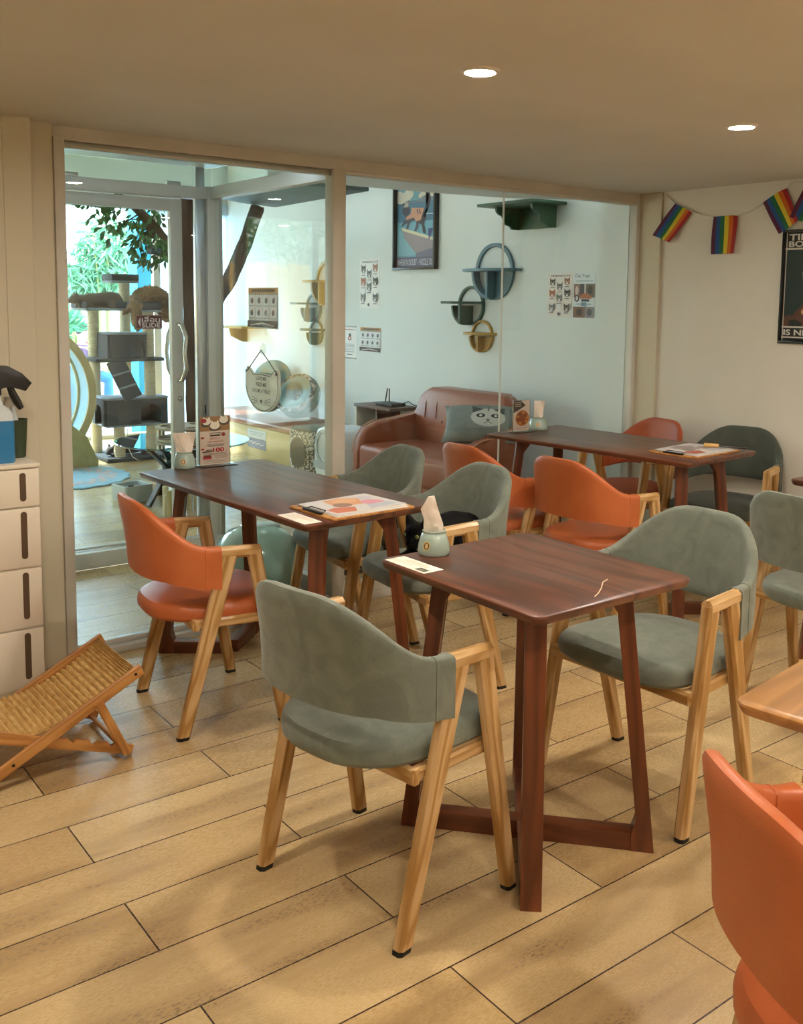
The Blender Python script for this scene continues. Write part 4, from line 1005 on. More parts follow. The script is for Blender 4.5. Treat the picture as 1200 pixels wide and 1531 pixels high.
# ------------------------------------------------------------------ bench and what is on and beside it
bn = thing('bench', 'pale plywood box bench with a tan padded top along the cat room wall', 'bench', (4.3, 7.85, ZR))
bm = B(); box(bm, -.3, .295, -.84, .95, .0, .262, .003); part('box', bm, m_ply, bn)
bm = B(); box(bm, -.31, .295, -.85, .96, .263, .315, .018, 3); part('cushion', bm, m_sofa, bn, smooth=60)
p = Print(.34, .075, 'b8c6d2', .003); p.bars(.08, .92, (.68, .4), .12, '8ba0b4'); tag(p.build('sticker', Matrix(((0, 0, -1, 3.9995), (-1, 0, 0, 7.78), (0, 1, 0, ZR + .165), (0, 0, 0, 1)))), 'pale blue grey plate on the plywood bench front, the upper one', 'sign')
p = Print(.34, .085, '2a5d9c', .003); p.line([(.1, .5), (.25, .7), (.3, .4), (.4, .65), (.5, .4), (.6, .62), (.75, .4), (.9, .55)], .006, 'e4ebf2'); tag(p.build('sticker', Matrix(((0, 0, -1, 3.9995), (-1, 0, 0, 7.78), (0, 1, 0, ZR + .075), (0, 0, 0, 1)))), 'bright blue plate with white script on the plywood bench front, the lower one', 'sign')
m_teal = P('teal plush', '6c8f90', .95, '618486', 8, bump=.15, bscale=120); m_chk = P('dark check plush', '3c4246', .95, 'b7a8a0', 22, lo=.45, hi=.55)
def cat_bed(label, loc, R, tilt, turn, cat):
    t = thing('cat_bed', label, 'cat bed', loc, 0, 'round plush cat beds')
    M = Matrix.Rotation(rad(turn), 4, 'Z') @ Matrix.Rotation(rad(tilt), 4, 'Y')
    bm = B(); n = 36; loft(bm, [[Vector(((R - .075 + .075 * math.cos(b)) * math.cos(a), (R - .075 + .075 * math.cos(b)) * math.sin(a), .09 * math.sin(b))) for b in [2 * PI * j / 14 for j in range(14)]] for a in [2 * PI * i / n for i in range(n)]], closed=True)
    part('bolster', bm, m_teal, t, M, smooth=70)
    bm = B(); lathe(bm, [(.02, -.07), (R - .08, -.07), (R - .07, -.03), (.02, -.02)], 28); part('pad', bm, m_chk, t, M)
    if cat:
        bm = B(); lathe(bm, [(R - .075, .052), (R - .03, .088), (R - .005, .06)], 36, caps=False); part('trim', bm, m_chk, t, M)
        pr = Print(.2, .2, 'c99a86', .002, .9); pr.poly([(.25, .5), (.3, .95), (.5, .75), (.72, .95), (.78, .5), (.6, .2), (.4, .2)], '38383c').ell(.4, .5, .08, .05, 'd8b9a0').ell(.62, .5, .08, .05, 'd8b9a0').poly([(.45, .35), (.57, .35), (.51, .28)], 'd8b9a0')
        pr.build('print', M @ Matrix.Rotation(rad(90), 4, 'Z') @ Matrix.Translation((-.1, -.1, -.018)), t)
    return t
cat_bed('round teal plush cat bed leaning on the wall behind the hanging cat head sign', (4.395, 8.08, ZR + .575), .25, -72, 8, False)
cat_bed('round teal plush cat bed with a printed cat face at the near bench end', (4.36, 7.50, ZR + .525), .205, -58, 25, True)
# patterned tunnel tub and litter box
tt = thing('cat_cave', 'black and cream patterned cat tub with a round opening beside the bench', 'cat bed', (4.12, 6.78, ZR))
m_pat = P('spotted cloth', '2a2725', .85, 'c9bfae', 62, lo=.47, hi=.53, detail=1)
bm = B(); loft(bm, [[Vector((x, y, z)) for x, y in rrect(-.2 * k, .2 * k, -.17 * k, .17 * k, .08)] for z, k in ((0, .92), (.02, 1), (.30, 1), (.33, .97))]); part('body', bm, m_pat, tt)
bm = B(); prism(bm, rrect(-.19, .19, -.16, .16, .08), .33, .35, None, .006); part('lid', bm, P('dark teal cloth', '3d4c4e', .9), tt)
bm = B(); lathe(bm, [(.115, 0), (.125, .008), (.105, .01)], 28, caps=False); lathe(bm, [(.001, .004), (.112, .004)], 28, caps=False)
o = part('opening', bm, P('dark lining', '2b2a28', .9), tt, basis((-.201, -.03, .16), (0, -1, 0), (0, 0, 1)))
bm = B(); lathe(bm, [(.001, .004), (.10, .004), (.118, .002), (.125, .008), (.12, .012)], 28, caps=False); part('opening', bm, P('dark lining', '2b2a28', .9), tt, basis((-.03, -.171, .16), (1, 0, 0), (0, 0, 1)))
lb = thing('litter_box', 'white hooded cat litter box with a grey door by the glass front post', 'litter box', (4.12, 6.37, ZR))
m_wp = P('cool white plastic', 'e2e8ec', .35); m_gp = P('grey plastic', '9aa4a8', .35)
bm = B(); loft(bm, [[Vector((x, y, z)) for x, y in rrect(-.19 * k, .19 * k, -.2 * k, .2 * k, .07)] for z, k in ((0, .9), (.02, .96), (.12, 1), (.30, .98), (.37, .9), (.39, .75))]); part('hood', bm, m_wp, lb, smooth=50)
Md = basis((-.188, .0, .245), (0, -1, 0), (0, 0, 1))
bm = B(); n = 30; loft(bm, [[Vector((kk * math.cos(2 * PI * i / n), kk * 1.05 * math.sin(2 * PI * i / n), h)) for kk, h in ((.13, 0), (.135, .012), (.105, .012), (.105, 0))] for i in range(n)], closed=True); part('door_ring', bm, m_gp, lb, Md)
bm = B(); lathe(bm, [(.001, .006), (.1, .004)], 28, caps=False); part('door_flap', bm, P('smoky plastic', 'b9c3c6', .15), lb, Md)
bm = B(); box(bm, -.197, -.178, -.16, .16, .07, .13, .006); part('front_drawer', bm, m_gp, lb)
# pod and basket by the front glass
pod = thing('cat_pod', 'glossy pale teal rounded pod on the lobby floor behind the long left table', 'cat bed', (2.205, 4.2, 0))
bm = B(); lathe(bm, [(.13, 0), (.16, .004), (.195, .04), (.217, .10), (.222, .16), (.212, .22), (.185, .28), (.145, .325), (.09, .35), (.03, .358)], 40); part('shell', bm, P('teal gloss shell', '9cc0b6', .15, coat=.6), pod, smooth=60)
bm = B(); box(bm, -.05, .11, -.045, .045, .338, .362, .012, 3); part('grip', bm, P('pale grip', 'b9cfca', .3), pod)
bk_ = thing('wicker_basket', 'dark brown woven basket on the floor behind the front glass', 'basket', (2.80, 4.16, ZR))
bm = B(); rings = []; n = 60; rows_ = 14
for r in range(rows_ * 3 + 1):
    z = r / (rows_ * 3) * .27; k = .9 + .1 * z / .27; ring = []
    for i in range(n):
        a = 2 * PI * i / n; c, s = sgnpow(math.cos(a), .5), sgnpow(math.sin(a), .5)
        w_ = .006 * math.sin(PI * (r / 3)) * (1 if (i // 3 + r // 3) % 2 else -1)
        ring.append(Vector((c * (.27 * k + w_), s * (.17 * k + w_), z)))
    rings.append(ring)
loft(bm, rings); part('body', bm, P('dark wicker', '4a3a28', .7, '35281b', 30), bk_)
bm = B(); tube(bm, [Vector((sgnpow(math.cos(2 * PI * i / 40), .5) * .272, sgnpow(math.sin(2 * PI * i / 40), .5) * .172, .272)) for i in range(40)], .012, 8, closed=True); part('rim', bm, P('dark wicker', '4a3a28', .7), bk_)
# ------------------------------------------------------------------ cat room: furniture on the left
m_gc = P('grey carpet', '50565d', .95, '474d54', 25, bump=.15, bscale=160); m_gl = P('light grey plush', '98a2ab', .95, '8b96a0', 25)
# round rug
rug = thing('round_rug', 'round pale blue crocheted rug with a pink checked band on the cat room floor', 'rug', (2.25, 7.50, ZR))
m_rb = P('pale blue yarn', '9fc4d6', .95, '8fb6cb', 40, bump=.2, bscale=90)
bm = B(); n = 96; R = .53
loft(bm, [[Vector(((R * k + .012 * math.sin(a * 20) * (k > .9)) * math.cos(a), (R * k + .012 * math.sin(a * 20) * (k > .9)) * math.sin(a), z)) for a in [2 * PI * i / n for i in range(n)]] for k, z in ((.97, .0), (1, .004), (.985, .011), (.5, .013), (.02, .013))]); part('yarn', bm, m_rb, rug)
bm = B()
for ring, r0 in enumerate((.30, .345, .39)):
    for i in range(36):
        if (i + ring) % 2: continue
        a0, a1 = 2 * PI * i / 36, 2 * PI * (i + 1) / 36
        bm.faces.new([bm.verts.new((r * math.cos(a), r * math.sin(a), .0138)) for r, a in ((r0, a0), (r0 + .045, a0), (r0 + .045, a1), (r0, a1))])
o = part('checks', bm, P('pink yarn', 'd9b9b4', .95), rug, smooth=0)
# exercise wheel
wh = thing('cat_treadmill', 'big tan cat running wheel with pale blue carpet tread, half behind the left post', 'cat wheel', (2.07, 8.0, ZR))
m_wt = P('tan laminate', 'c9b98a', .5, 'bba976', 5)
bm = B(); n = 64
def ringgeo(r0, r1, y0, y1): loft(bm, [[Vector((r * math.cos(2 * PI * i / n), y, .60 + r * math.sin(2 * PI * i / n))) for r, y in ((r0, y0), (r1, y0), (r1, y1), (r0, y1))] for i in range(n)], closed=True)
ringgeo(.555, .615, -.15, -.125); ringgeo(.555, .615, .125, .15); ringgeo(.590, .612, -.125, .125); part('rim', bm, m_wt, wh)
bm = B(); ringgeo(.575, .590, -.125, .125); part('tread', bm, P('pale blue carpet', 'a9cbe0', .95, '9cc0d6', 30), wh)
for y in (-.19, .155):
    bm = B(); prism(bm, [(-.60, 0), (.60, 0), (.61, .05), (.52, .26), (.40, .36), (.30, .20), (.12, .10), (-.12, .10), (-.30, .20), (-.40, .36), (-.52, .26), (-.61, .05)], 0, .035, basis((0, y + .035, 0), (1, 0, 0), (0, 0, 1)), .008); part('stand', bm, P('olive plush', 'bdb37e', .9, 'aea46e', 9), wh)
# cat tree
ct = thing('cat_tree', 'tall grey carpeted cat tower with sisal posts before the street windows', 'cat tree', (3.05, 8.2, ZR))
OT = Vector((3.05, 8.2, ZR))
def tb_(*d, bev=.008):
    bm = B(); box(bm, d[0] - OT.x, d[1] - OT.x, d[2] - OT.y, d[3] - OT.y, d[4] - OT.z, d[5] - OT.z, bev); return bm
part('base', tb_(2.80, 3.36, 7.96, 8.50, .08, .115), m_gc, ct)
def post(x, y, z0, z1, r=.046):
    bm = B(); k = 40
    lathe(bm, [(r + (.0022 if i % 2 else -.001), z0 + (z1 - z0) * i / k - OT.z) for i in range(k + 1)], 20, (x - OT.x, y - OT.y, 0)); part('post', bm, m_tan, ct)
post(2.865, 8.40, .115, .92); post(2.835, 8.33, .95, 1.345); post(2.935, 8.04, .115, .37); post(3.13, 8.38, .62, 1.58); post(3.235, 8.10, .62, .92); post(3.235, 8.12, .95, 1.335); post(3.25, 8.12, .115, .37)
part('shelf_board', tb_(2.74, 3.33, 8.0, 8.45, .92, .95), m_gc, ct)
def house(x0, x1, y0, y1, z0, z1, arches):
    """Open box; arches cut in the named sides."""
    t_ = .02
    def wall(M, L, arch, h=z1 - z0):
        bm = B()
        if arch is None: prism(bm, [(0, 0), (L, 0), (L, h), (0, h)], 0, t_, M)
        else:
            a0, a1, top = arch; c, r = (a0 + a1) / 2, (a1 - a0) / 2; sp = top - r * .9
            arc = [(c + r * math.cos(rad(180 * i / 14)), sp + r * .9 * math.sin(rad(180 * i / 14))) for i in range(15)]
            prism(bm, [(0, 0), (0, h), (L, h), (L, 0), (a1, 0)] + arc + [(a0, 0)], 0, t_, M)
        part('house_wall', bm, m_gc, ct)
    o = Vector((x0, y0, z0)) - OT
    wall(basis(o + Vector((0, t_, 0)), (1, 0, 0), (0, 0, 1)), x1 - x0, arches.get('front'))
    wall(basis(o + Vector((0, y1 - y0, 0)), (1, 0, 0), (0, 0, 1)), x1 - x0, arches.get('back'))
    wall(basis(o + Vector((0, y1 - y0 - t_, 0)), (0, -1, 0), (0, 0, 1)), y1 - y0 - 2 * t_, arches.get('left'))
    wall(basis(o + Vector((x1 - x0 - t_, y1 - y0 - t_, 0)), (0, -1, 0), (0, 0, 1)), y1 - y0 - 2 * t_, None)
    part('house_floor', tb_(x0, x1, y0, y1, z0 - .015, z0, bev=.004), m_gl, ct); part('house_roof', tb_(x0 - .008, x1 + .008, y0 - .008, y1 + .008, z1, z1 + .018), m_gl, ct)
house(2.82, 3.35, 8.0, 8.32, .385, .60, {'front': (.29, .48, .17), 'left': (.06, .22, .17)})
house(2.87, 3.18, 8.02, 8.34, .95, 1.145, {'front': (.16, .29, .16), 'back': (.06, .25, .16)})
def tray(x0, x1, y0, y1, z0, z1, cut):
    part('perch_floor', tb_(x0, x1, y0, y1, z0, z0 + .02), m_gl, ct)
    for d in ((x0, x0 + .02, y0, y1), (x1 - .02, x1, y0, y1), (x0, x1, y1 - .02, y1)): part('perch_side', tb_(*d, z0 + .02, z1), m_gc, ct)
    for d in cut: part('perch_side', tb_(d[0], d[1], y0, y0 + .02, z0 + .02, z1), m_gc, ct)
tray(2.665, 3.01, 8.0, 8.38, 1.345, 1.42, ((2.92, 3.01),))
tray(3.11, 3.31, 8.0, 8.32, 1.335, 1.42, ((3.11, 3.31),))
tray(2.975, 3.21, 8.24, 8.5, 1.58, 1.655, ((2.975, 3.21),))
# ramp
bm = B(); a, b = Vector((2.90, 8.02, .935)) - OT, Vector((3.03, 7.95, .615)) - OT; beam(bm, a, b, .15, .022, .155, .022, wide=(1, .0, .3), flat=False, ch=.1); rp = part('ramp', bm, m_gc, ct)
for q in (.34, .68):
    c = a + (b - a) * q; bm = B(); beam(bm, c + Vector((-.075, -.014, -.02)), c + Vector((.075, -.014, .02)), .016, .012, flat=False, wide=(0, 0, 1)); part('tread', bm, m_gl, rp)
bm = B(); tube(bm, [Vector((2.99, 8.0, .36)) - OT, Vector((2.985, 7.98, .2)) - OT, Vector((3.01, 7.95, .12)) - OT, Vector((3.06, 7.93, .085)) - OT], .004, 6); part('rope', bm, FLAT('efe6d8'), ct)

# ------------------------------------------------------------------ glass table and what stands on it
gt = thing('glass_table', 'round blue grey glass table on crossed black legs in the cat room', 'table', (2.70, 6.20, ZR))
bm = B(); lathe(bm, [(.002, .408), (.445, .408), (.45, .412), (.45, .416), (.445, .42), (.002, .42)], 64, caps=False); part('glass_top', bm, m_tabg, gt)
m_bk = P('black metal', '1b1a1a', .4)
for i in range(4):
    a = rad(12 + 90 * i); u = Vector((math.cos(a), math.sin(a), 0))
    bm = B(); beam(bm, u * .30 + Vector((0, 0, .408)), -u * .02 + u * .12 + Vector((0, 0, .22)), .05, .02, .06, .02, wide=(-u.y, u.x, 0), flat=False); beam(bm, u * .12 + Vector((0, 0, .24)), u * .28 + Vector((0, 0, .002)), .06, .02, .05, .02, wide=(-u.y, u.x, 0), flat=False); part('leg', bm, m_bk, gt)
bm = B(); lathe(bm, [(.05, .17), (.14, .20), (.14, .26), (.05, .29)], 20); part('hub', bm, m_bk, gt)
cz = thing('toy_tower', 'two tier round wooden cat ball toy with cut out holes on the glass table', 'cat toy', (2.72, 6.20, ZR + .42))
m_ct = P('tan pressed board', 'a8987c', .6, '9a8a6e', 6)
def holed(z0, z1, name):
    # disc with six oval holes: built as strips between rings and spokes
    bm = B(); n = 72; R0, R1, R2, R3 = .06, .085, .165, .20
    for ra, rb in ((.004, R1), (R2, R3)):
        loft(bm, [[Vector((r * math.cos(2 * PI * i / n), r * math.sin(2 * PI * i / n), z)) for r, z in ((ra, z0), (rb, z0), (rb, z1), (ra, z1))] for i in range(n)], closed=True)
    for k in range(6):
        a = 2 * PI * k / 6; c, s = math.cos(a), math.sin(a); pts = []
        prof = [(R1 - .004, -.035), (.105, -.016), (.125, -.012), (.145, -.018), (R2 + .004, -.045), (R2 + .004, .045), (.145, .018), (.125, .012), (.105, .016), (R1 - .004, .035)]
        prism(bm, [(r * c - t_ * s, r * s + t_ * c) for r, t_ in prof], z0, z1)
    part(name, bm, m_ct, cz)
holed(.002, .017, 'lower_disc'); holed(.080, .095, 'upper_disc')
for k in range(6):
    a = 2 * PI * (k + .0) / 6; bm = B(); lathe(bm, [(.009, .017), (.009, .08)], 10, (.183 * math.cos(a), .183 * math.sin(a), 0)); part('spacer', bm, m_ct, cz)

# ------------------------------------------------------------------ small floor things
fb = thing('pet_fountain', 'light grey open topped box shaped pet fountain on the cat room floor', 'pet fountain', (2.43, 6.43, ZR), rad(8))
m_lg = P('light grey plastic', 'b9bfbd', .4)
bm = B(); loft(bm, [[Vector((x, y, z)) for x, y in rrect(-.105, .105, -.105, .105, .025)] for z in (0, .108)], caps=False); loft(bm, [[Vector((x, y, z)) for x, y in rrect(-.105 * k, .105 * k, -.105 * k, .105 * k, .025 * k)] for z, k in ((.108, 1), (.111, .97), (.106, .82), (.085, .80))], caps=False); part('tub', bm, m_lg, fb)
bm = B(); prism(bm, rrect(-.083, .083, -.083, .083, .02), .080, .086); part('water_plate', bm, P('pale steel', 'c9d2d6', .2, metal=.3), fb); bm = B(); lathe(bm, [(.02, .086), (.018, .1), (.008, .102)], 16, (-.01, 0, 0)); part('spout', bm, m_black, fb)
ls = thing('log_fence', 'row of short upright wooden sticks of uneven height behind the sliding door', 'toy', (2.56, 5.80, ZR))
hts = (.17, .14, .19, .15, .12, .18, .14, .12, .16, .13, .17, .12, .15)
for i, h in enumerate(hts):
    a = rad(200 - 220 * i / (len(hts) - 1)); bm = B(); lathe(bm, [(.017, 0), (.019, .003), (.019, h - .004), (.016, h)], 12, (.15 * math.cos(a), .10 * math.sin(a), 0)); part('stick', bm, m_tan if i % 3 else m_wt, ls)
bi = thing('waste_bin', 'dark grey rounded bin just showing beside the left glass post', 'bin', (1.715, 5.93, ZR))
bm = B(); lathe(bm, [(.10, 0), (.118, .01), (.135, .16), (.128, .23), (.10, .265), (.04, .275)], 32); part('body', bm, P('dark grey plastic', '33383c', .4), bi, smooth=60); bm = B(); lathe(bm, [(.136, .158), (.139, .165), (.136, .172)], 32, caps=False); part('band', bm, m_lg, bi)

# ------------------------------------------------------------------ artificial tree and its platform
tr = thing('artificial_tree', 'dark artificial tree with leafy branch, perch bar and leaning limb in the cat room', 'tree', (3.53, 7.9, ZR))
OA = Vector((3.53, 7.9, ZR))
m_bark = P('bark', '4a3526', .9, '2e2018', 9, (1, 1, .25), bump=.5, bscale=14)
bm = B()
def limb_(pts, rs, n=12): tube(bm, [Vector(p) - OA for p in pts], rs, n)
limb_([(3.56, 7.9, .08), (3.54, 7.9, .5), (3.53, 7.9, 1.0), (3.52, 7.9, 1.45), (3.50, 7.9, 1.85), (3.50, 7.88, 2.3)], [.085, .065, .06, .062, .07, .06])
limb_([(3.52, 7.9, 1.5), (3.43, 7.9, 1.72), (3.32, 7.9, 1.9), (3.2, 7.9, 2.05), (3.05, 7.9, 2.2), (2.9, 7.9, 2.3)], [.06, .065, .06, .05, .035, .02])
limb_([(3.52, 7.88, 1.1), (3.66, 7.80, 1.35), (3.80, 7.7, 1.62), (3.88, 7.55, 1.95), (3.94, 7.45, 2.235)], [.05, .06, .065, .062, .06])
bm = baked(bm, .018, 2)
for v in bm.verts: v.co += v.normal * .008 * mnoise.noise(Vector((v.co.x * 18, v.co.y * 18, v.co.z * 5)))
part('trunk', bm, m_bark, tr, smooth=80)
bm = B(); tube(bm, [Vector((3.46, 7.88, 1.845)) - OA, Vector((3.21, 7.86, 1.845)) - OA], .026, 14); pb = part('perch_bar', bm, P('charcoal carpet', '2b2d31', .9), tr)
bm = B(); tube(bm, [Vector((3.24, 7.8625, 1.845)) - OA, Vector((3.155, 7.856, 1.845)) - OA], .032, 14); part('end_cap', bm, P('slate blue cap', '4c6374', .6), pb)
bm = B(); rnd = random.Random(5); lv = []
def leaf(b, c, d, l, w_, nrm):
    d = d.normalized(); s = d.cross(nrm).normalized(); nn = s.cross(d)
    p = [c, c + d * l * .3 + s * w_ * .8, c + d * l * .55 + s * w_, c + d * l, c + d * l * .55 - s * w_, c + d * l * .3 - s * w_ * .8]
    vs = [b.verts.new(q + nn * (l * .08 * (1 if k in (1, 2, 4, 5) else 0))) for k, q in enumerate(p)]
    b.faces.new((vs[0], vs[1], vs[2], vs[3])); b.faces.new((vs[0], vs[3], vs[4], vs[5]))
twigs = [((3.2, 7.9, 2.05), (2.98, 7.85, 1.80)), ((3.1, 7.9, 2.15), (2.86, 7.9, 1.95)), ((2.95, 7.9, 2.25), (2.70, 7.88, 2.13)), ((3.25, 7.9, 2.0), (3.10, 7.88, 1.72)), ((3.3, 7.9, 1.95), (3.2, 7.86, 1.72)), ((3.15, 7.9, 2.1), (2.9, 8.0, 2.05)), ((3.0, 7.9, 2.22), (2.62, 7.9, 2.2)), ((3.28, 7.88, 1.98), (3.24, 7.8, 1.8)), ((3.35, 7.9, 1.9), (3.05, 7.8, 1.98)), ((2.9, 7.9, 2.3), (2.75, 7.85, 2.0)), ((3.3, 7.9, 2.1), (3.1, 7.8, 2.2)), ((3.2, 7.9, 2.05), (3.02, 7.95, 1.9))]
for a, b in twigs:
    a, b = Vector(a), Vector(b)
    for k in range(26):
        q = a.lerp(b, .1 + .95 * k / 26) + Vector((rnd.uniform(-.05, .05), rnd.uniform(-.06, .06), rnd.uniform(-.05, .04)))
        leaf(bm, q - OA, Vector((rnd.uniform(-.8, .5), rnd.uniform(-.5, .5), rnd.uniform(-1.2, -.1))), rnd.uniform(.06, .095), rnd.uniform(.016, .024), Vector((rnd.uniform(-1, 1), rnd.uniform(-1, .2), rnd.uniform(-.3, 1))))
part('foliage', bm, P('ficus leaf', '3f7a35', .5, '2d5a2a', 6), tr, smooth=0)
bm = B()
for a, b in twigs: tube(bm, [Vector(a) - OA, Vector(a).lerp(Vector(b), .5) - OA + Vector((0, 0, .02)), Vector(b) - OA], [.008, .005, .003], 5)
part('twigs', bm, m_bark, tr)
pf = thing('cat_platform', 'dark green grey overhead board the leaning tree limb reaches up to', 'cat platform', (3.9, 6.8, 2.25))
bm = B(); prism(bm, [(-.40, -.78), (.18, -.79), (.30, .815), (-.04, .72), (-.39, .49)], 0, .035, None, .004); part('board', bm, P('green grey stain', '4a5b57', .6, '3e4d4a', 4, (1, 5, 1)), pf)
for q in ((.12, -.70), (.2, .7)):
    bm = B(); box(bm, q[0] - .02, q[0] + .02, q[1] - .02, q[1] + .02, .035, .605); part('hanger', bm, m_alug, pf)

# ------------------------------------------------------------------ cats (each body one continuous skin)
def fur(name, a, b, c=None, sc=6):
    return P(name, a, .9, b, sc, detail=5, bump=.25, bscale=90, sheen=.3)
def cat(name, label, loc, rotz, build, mat, vox=.009, eyes=None, sm=3, rough=0.0):
    t = thing(name, label, 'cat', loc, rotz)
    bm = B(); build(bm); bm = baked(bm, vox, sm)
    if rough:
        for v in bm.verts: v.co += v.normal * rough * (mnoise.noise(v.co * 45) + .6 * mnoise.noise(v.co * 110))
    part('body', bm, mat, t, smooth=80)
    for q in eyes or ():
        bm = B(); ball(bm, q[0], q[1], n=8); part('eye', bm, P('cat eye ' + q[2], q[2], .15), t)
    return t
def ear(bm, base, tip, w_):
    base, tip = Vector(base), Vector(tip); tube(bm, [base, base.lerp(tip, .5), tip], [w_, w_ * .62, w_ * .12], 8)
def loaf(bm):                       # lying, facing -x, head raised a little
    tube(bm, [(-.10, 0, .055), (-.05, 0, .065), (.04, 0, .065), (.12, 0, .07), (.19, 0, .06), (.235, 0, .04)], [.045, .058, .062, .072, .068, .03], 16)
    ball(bm, (.14, -.035, .055), .075, .05, .055); ball(bm, (.14, .035, .055), .075, .05, .055)
    tube(bm, [(-.08, 0, .065), (-.13, -.005, .075), (-.155, -.01, .075)], [.045, .036, .038], 12)
    ball(bm, (-.165, -.01, .07), .045, .042, .040); ball(bm, (-.20, -.012, .056), .024, .022, .02)
    ear(bm, (-.158, -.035, .098), (-.155, -.048, .138), .02); ear(bm, (-.158, .018, .098), (-.155, .03, .138), .02)
    for y in (-.04, .04): tube(bm, [(-.04, y, .03), (-.10, y, .018), (-.145, y, .016)], [.028, .022, .018], 10)
    for y in (-.055, .055): tube(bm, [(.16, y, .02), (.09, y, .014)], [.028, .02], 10)
    tube(bm, [(.22, 0, .03), (.25, .05, .02), (.20, .10, .018), (.12, .11, .018)], [.02, .018, .016, .012], 10)
cat('cat', 'slim grey brown cat lying on the left perch of the cat tower, facing left', (2.79, 8.16, 1.366), 0, loaf, fur('grey brown fur', '6d6259', '4f4740'), eyes=(((-.205, -.03, .078), .006, '8fb0c0'), ((-.205, .008, .078), .006, '8fb0c0')))
def fluffy(bm):                     # draped over the right perch, rump hanging to the right, tail down on the left
    tube(bm, [(-.12, -.02, .07), (-.06, 0, .10), (.02, 0, .115), (.09, -.01, .10), (.15, -.02, .06)], [.05, .07, .085, .09, .085], 16)
    ball(bm, (.17, -.04, .0), .085, .075, .10); ball(bm, (.165, -.04, -.055), .06, .055, .06)
    tube(bm, [(-.12, -.09, .075), (-.15, -.16, .03), (-.165, -.185, -.05), (-.16, -.19, -.13), (-.15, -.19, -.185)], [.045, .046, .046, .036, .014], 12)
    tube(bm, [(-.12, -.03, .06), (-.19, -.14, .02), (-.235, -.19, -.01), (-.262, -.2, -.025)], [.034, .026, .022, .02], 10); ball(bm, (-.265, -.2, -.028), .024, .022, .02)
    ball(bm, (.10, .12, .06), .055, .05, .05); ear(bm, (.08, .12, .10), (.07, .12, .14), .018); ear(bm, (.13, .13, .10), (.14, .14, .135), .018)
cat('cat', 'fluffy tan cat draped over the right perch of the cat tower, tail hanging', (3.235, 8.15, 1.362), 0, fluffy, fur('tan fluffy fur', '9a7c5c', '6b5238', sc=9), rough=.016, sm=2)
def sleeper(bm):
    tube(bm, [(-.10, 0, .05), (-.02, 0, .07), (.08, 0, .075), (.15, 0, .06)], [.045, .065, .07, .05], 16)
    ball(bm, (-.15, -.02, .045), .045, .042, .038); ball(bm, (-.185, -.035, .032), .022, .02, .018); ear(bm, (-.14, -.05, .075), (-.14, -.06, .108), .018); ear(bm, (-.15, .01, .075), (-.15, .022, .108), .018)
    tube(bm, [(-.06, -.05, .025), (-.14, -.07, .016), (-.17, -.075, .016)], [.026, .02, .018], 10); tube(bm, [(.14, 0, .03), (.17, -.08, .02), (.08, -.11, .016)], [.02, .016, .012], 10)
cat('cat', 'dark grey cat asleep on the base of the cat tower', (3.03, 8.14, .116), rad(6), sleeper, fur('dark grey fur', '4a4748', '2f2d2f'))
def black_cat(bm):                  # curled on the chair seat, head towards -x
    tube(bm, [(-.13, 0, .065), (-.04, 0, .085), (.06, .0, .09), (.14, 0, .075), (.19, 0, .05)], [.05, .078, .085, .08, .05], 16)
    ball(bm, (.08, -.06, .055), .09, .06, .06); ball(bm, (.08, .06, .055), .09, .06, .06)
    tube(bm, [(-.11, -.02, .085), (-.17, -.045, .12)], [.05, .046], 12)
    ball(bm, (-.185, -.05, .125), .056, .054, .05); ball(bm, (-.23, -.062, .108), .028, .026, .024)
    ear(bm, (-.185, -.085, .16), (-.20, -.105, .215), .024); ear(bm, (-.185, -.012, .16), (-.195, .005, .212), .024)
    for y in (-.06, .05): tube(bm, [(-.08, y, .035), (-.16, y - .01, .02), (-.20, y - .01, .018)], [.03, .024, .021], 10)
    tube(bm, [(.18, .02, .03), (.14, .13, .02), (.02, .15, .018), (-.06, .13, .016)], [.022, .02, .018, .014], 10)
cat('cat', 'black cat with a pale collar lying on the grey chair between the tables', (2.315, 2.885, .468), rad(8), black_cat, P('black fur', '080708', .7, '0e0d0e', 6, bump=.2, bscale=90, spec=.2), eyes=(((-.228, -.085, .132), .008, '6f7a4a'), ((-.235, -.032, .132), .008, '6f7a4a')))
ck = [o for o in bpy.data.objects if o.type == 'EMPTY' and o.get('category') == 'cat'][-1]
bm = B(); n = 24; axis = Vector((-.8, -.2, .45)).normalized(); s_, u_ = frame_of(axis); c_ = Vector((-.143, -.034, .104))
tube(bm, [c_ + (s_ * math.cos(2 * PI * i / n) + u_ * math.sin(2 * PI * i / n)) * .046 for i in range(n)], .003, 6, closed=True); part('collar', bm, FLAT('b9b3a6'), ck)
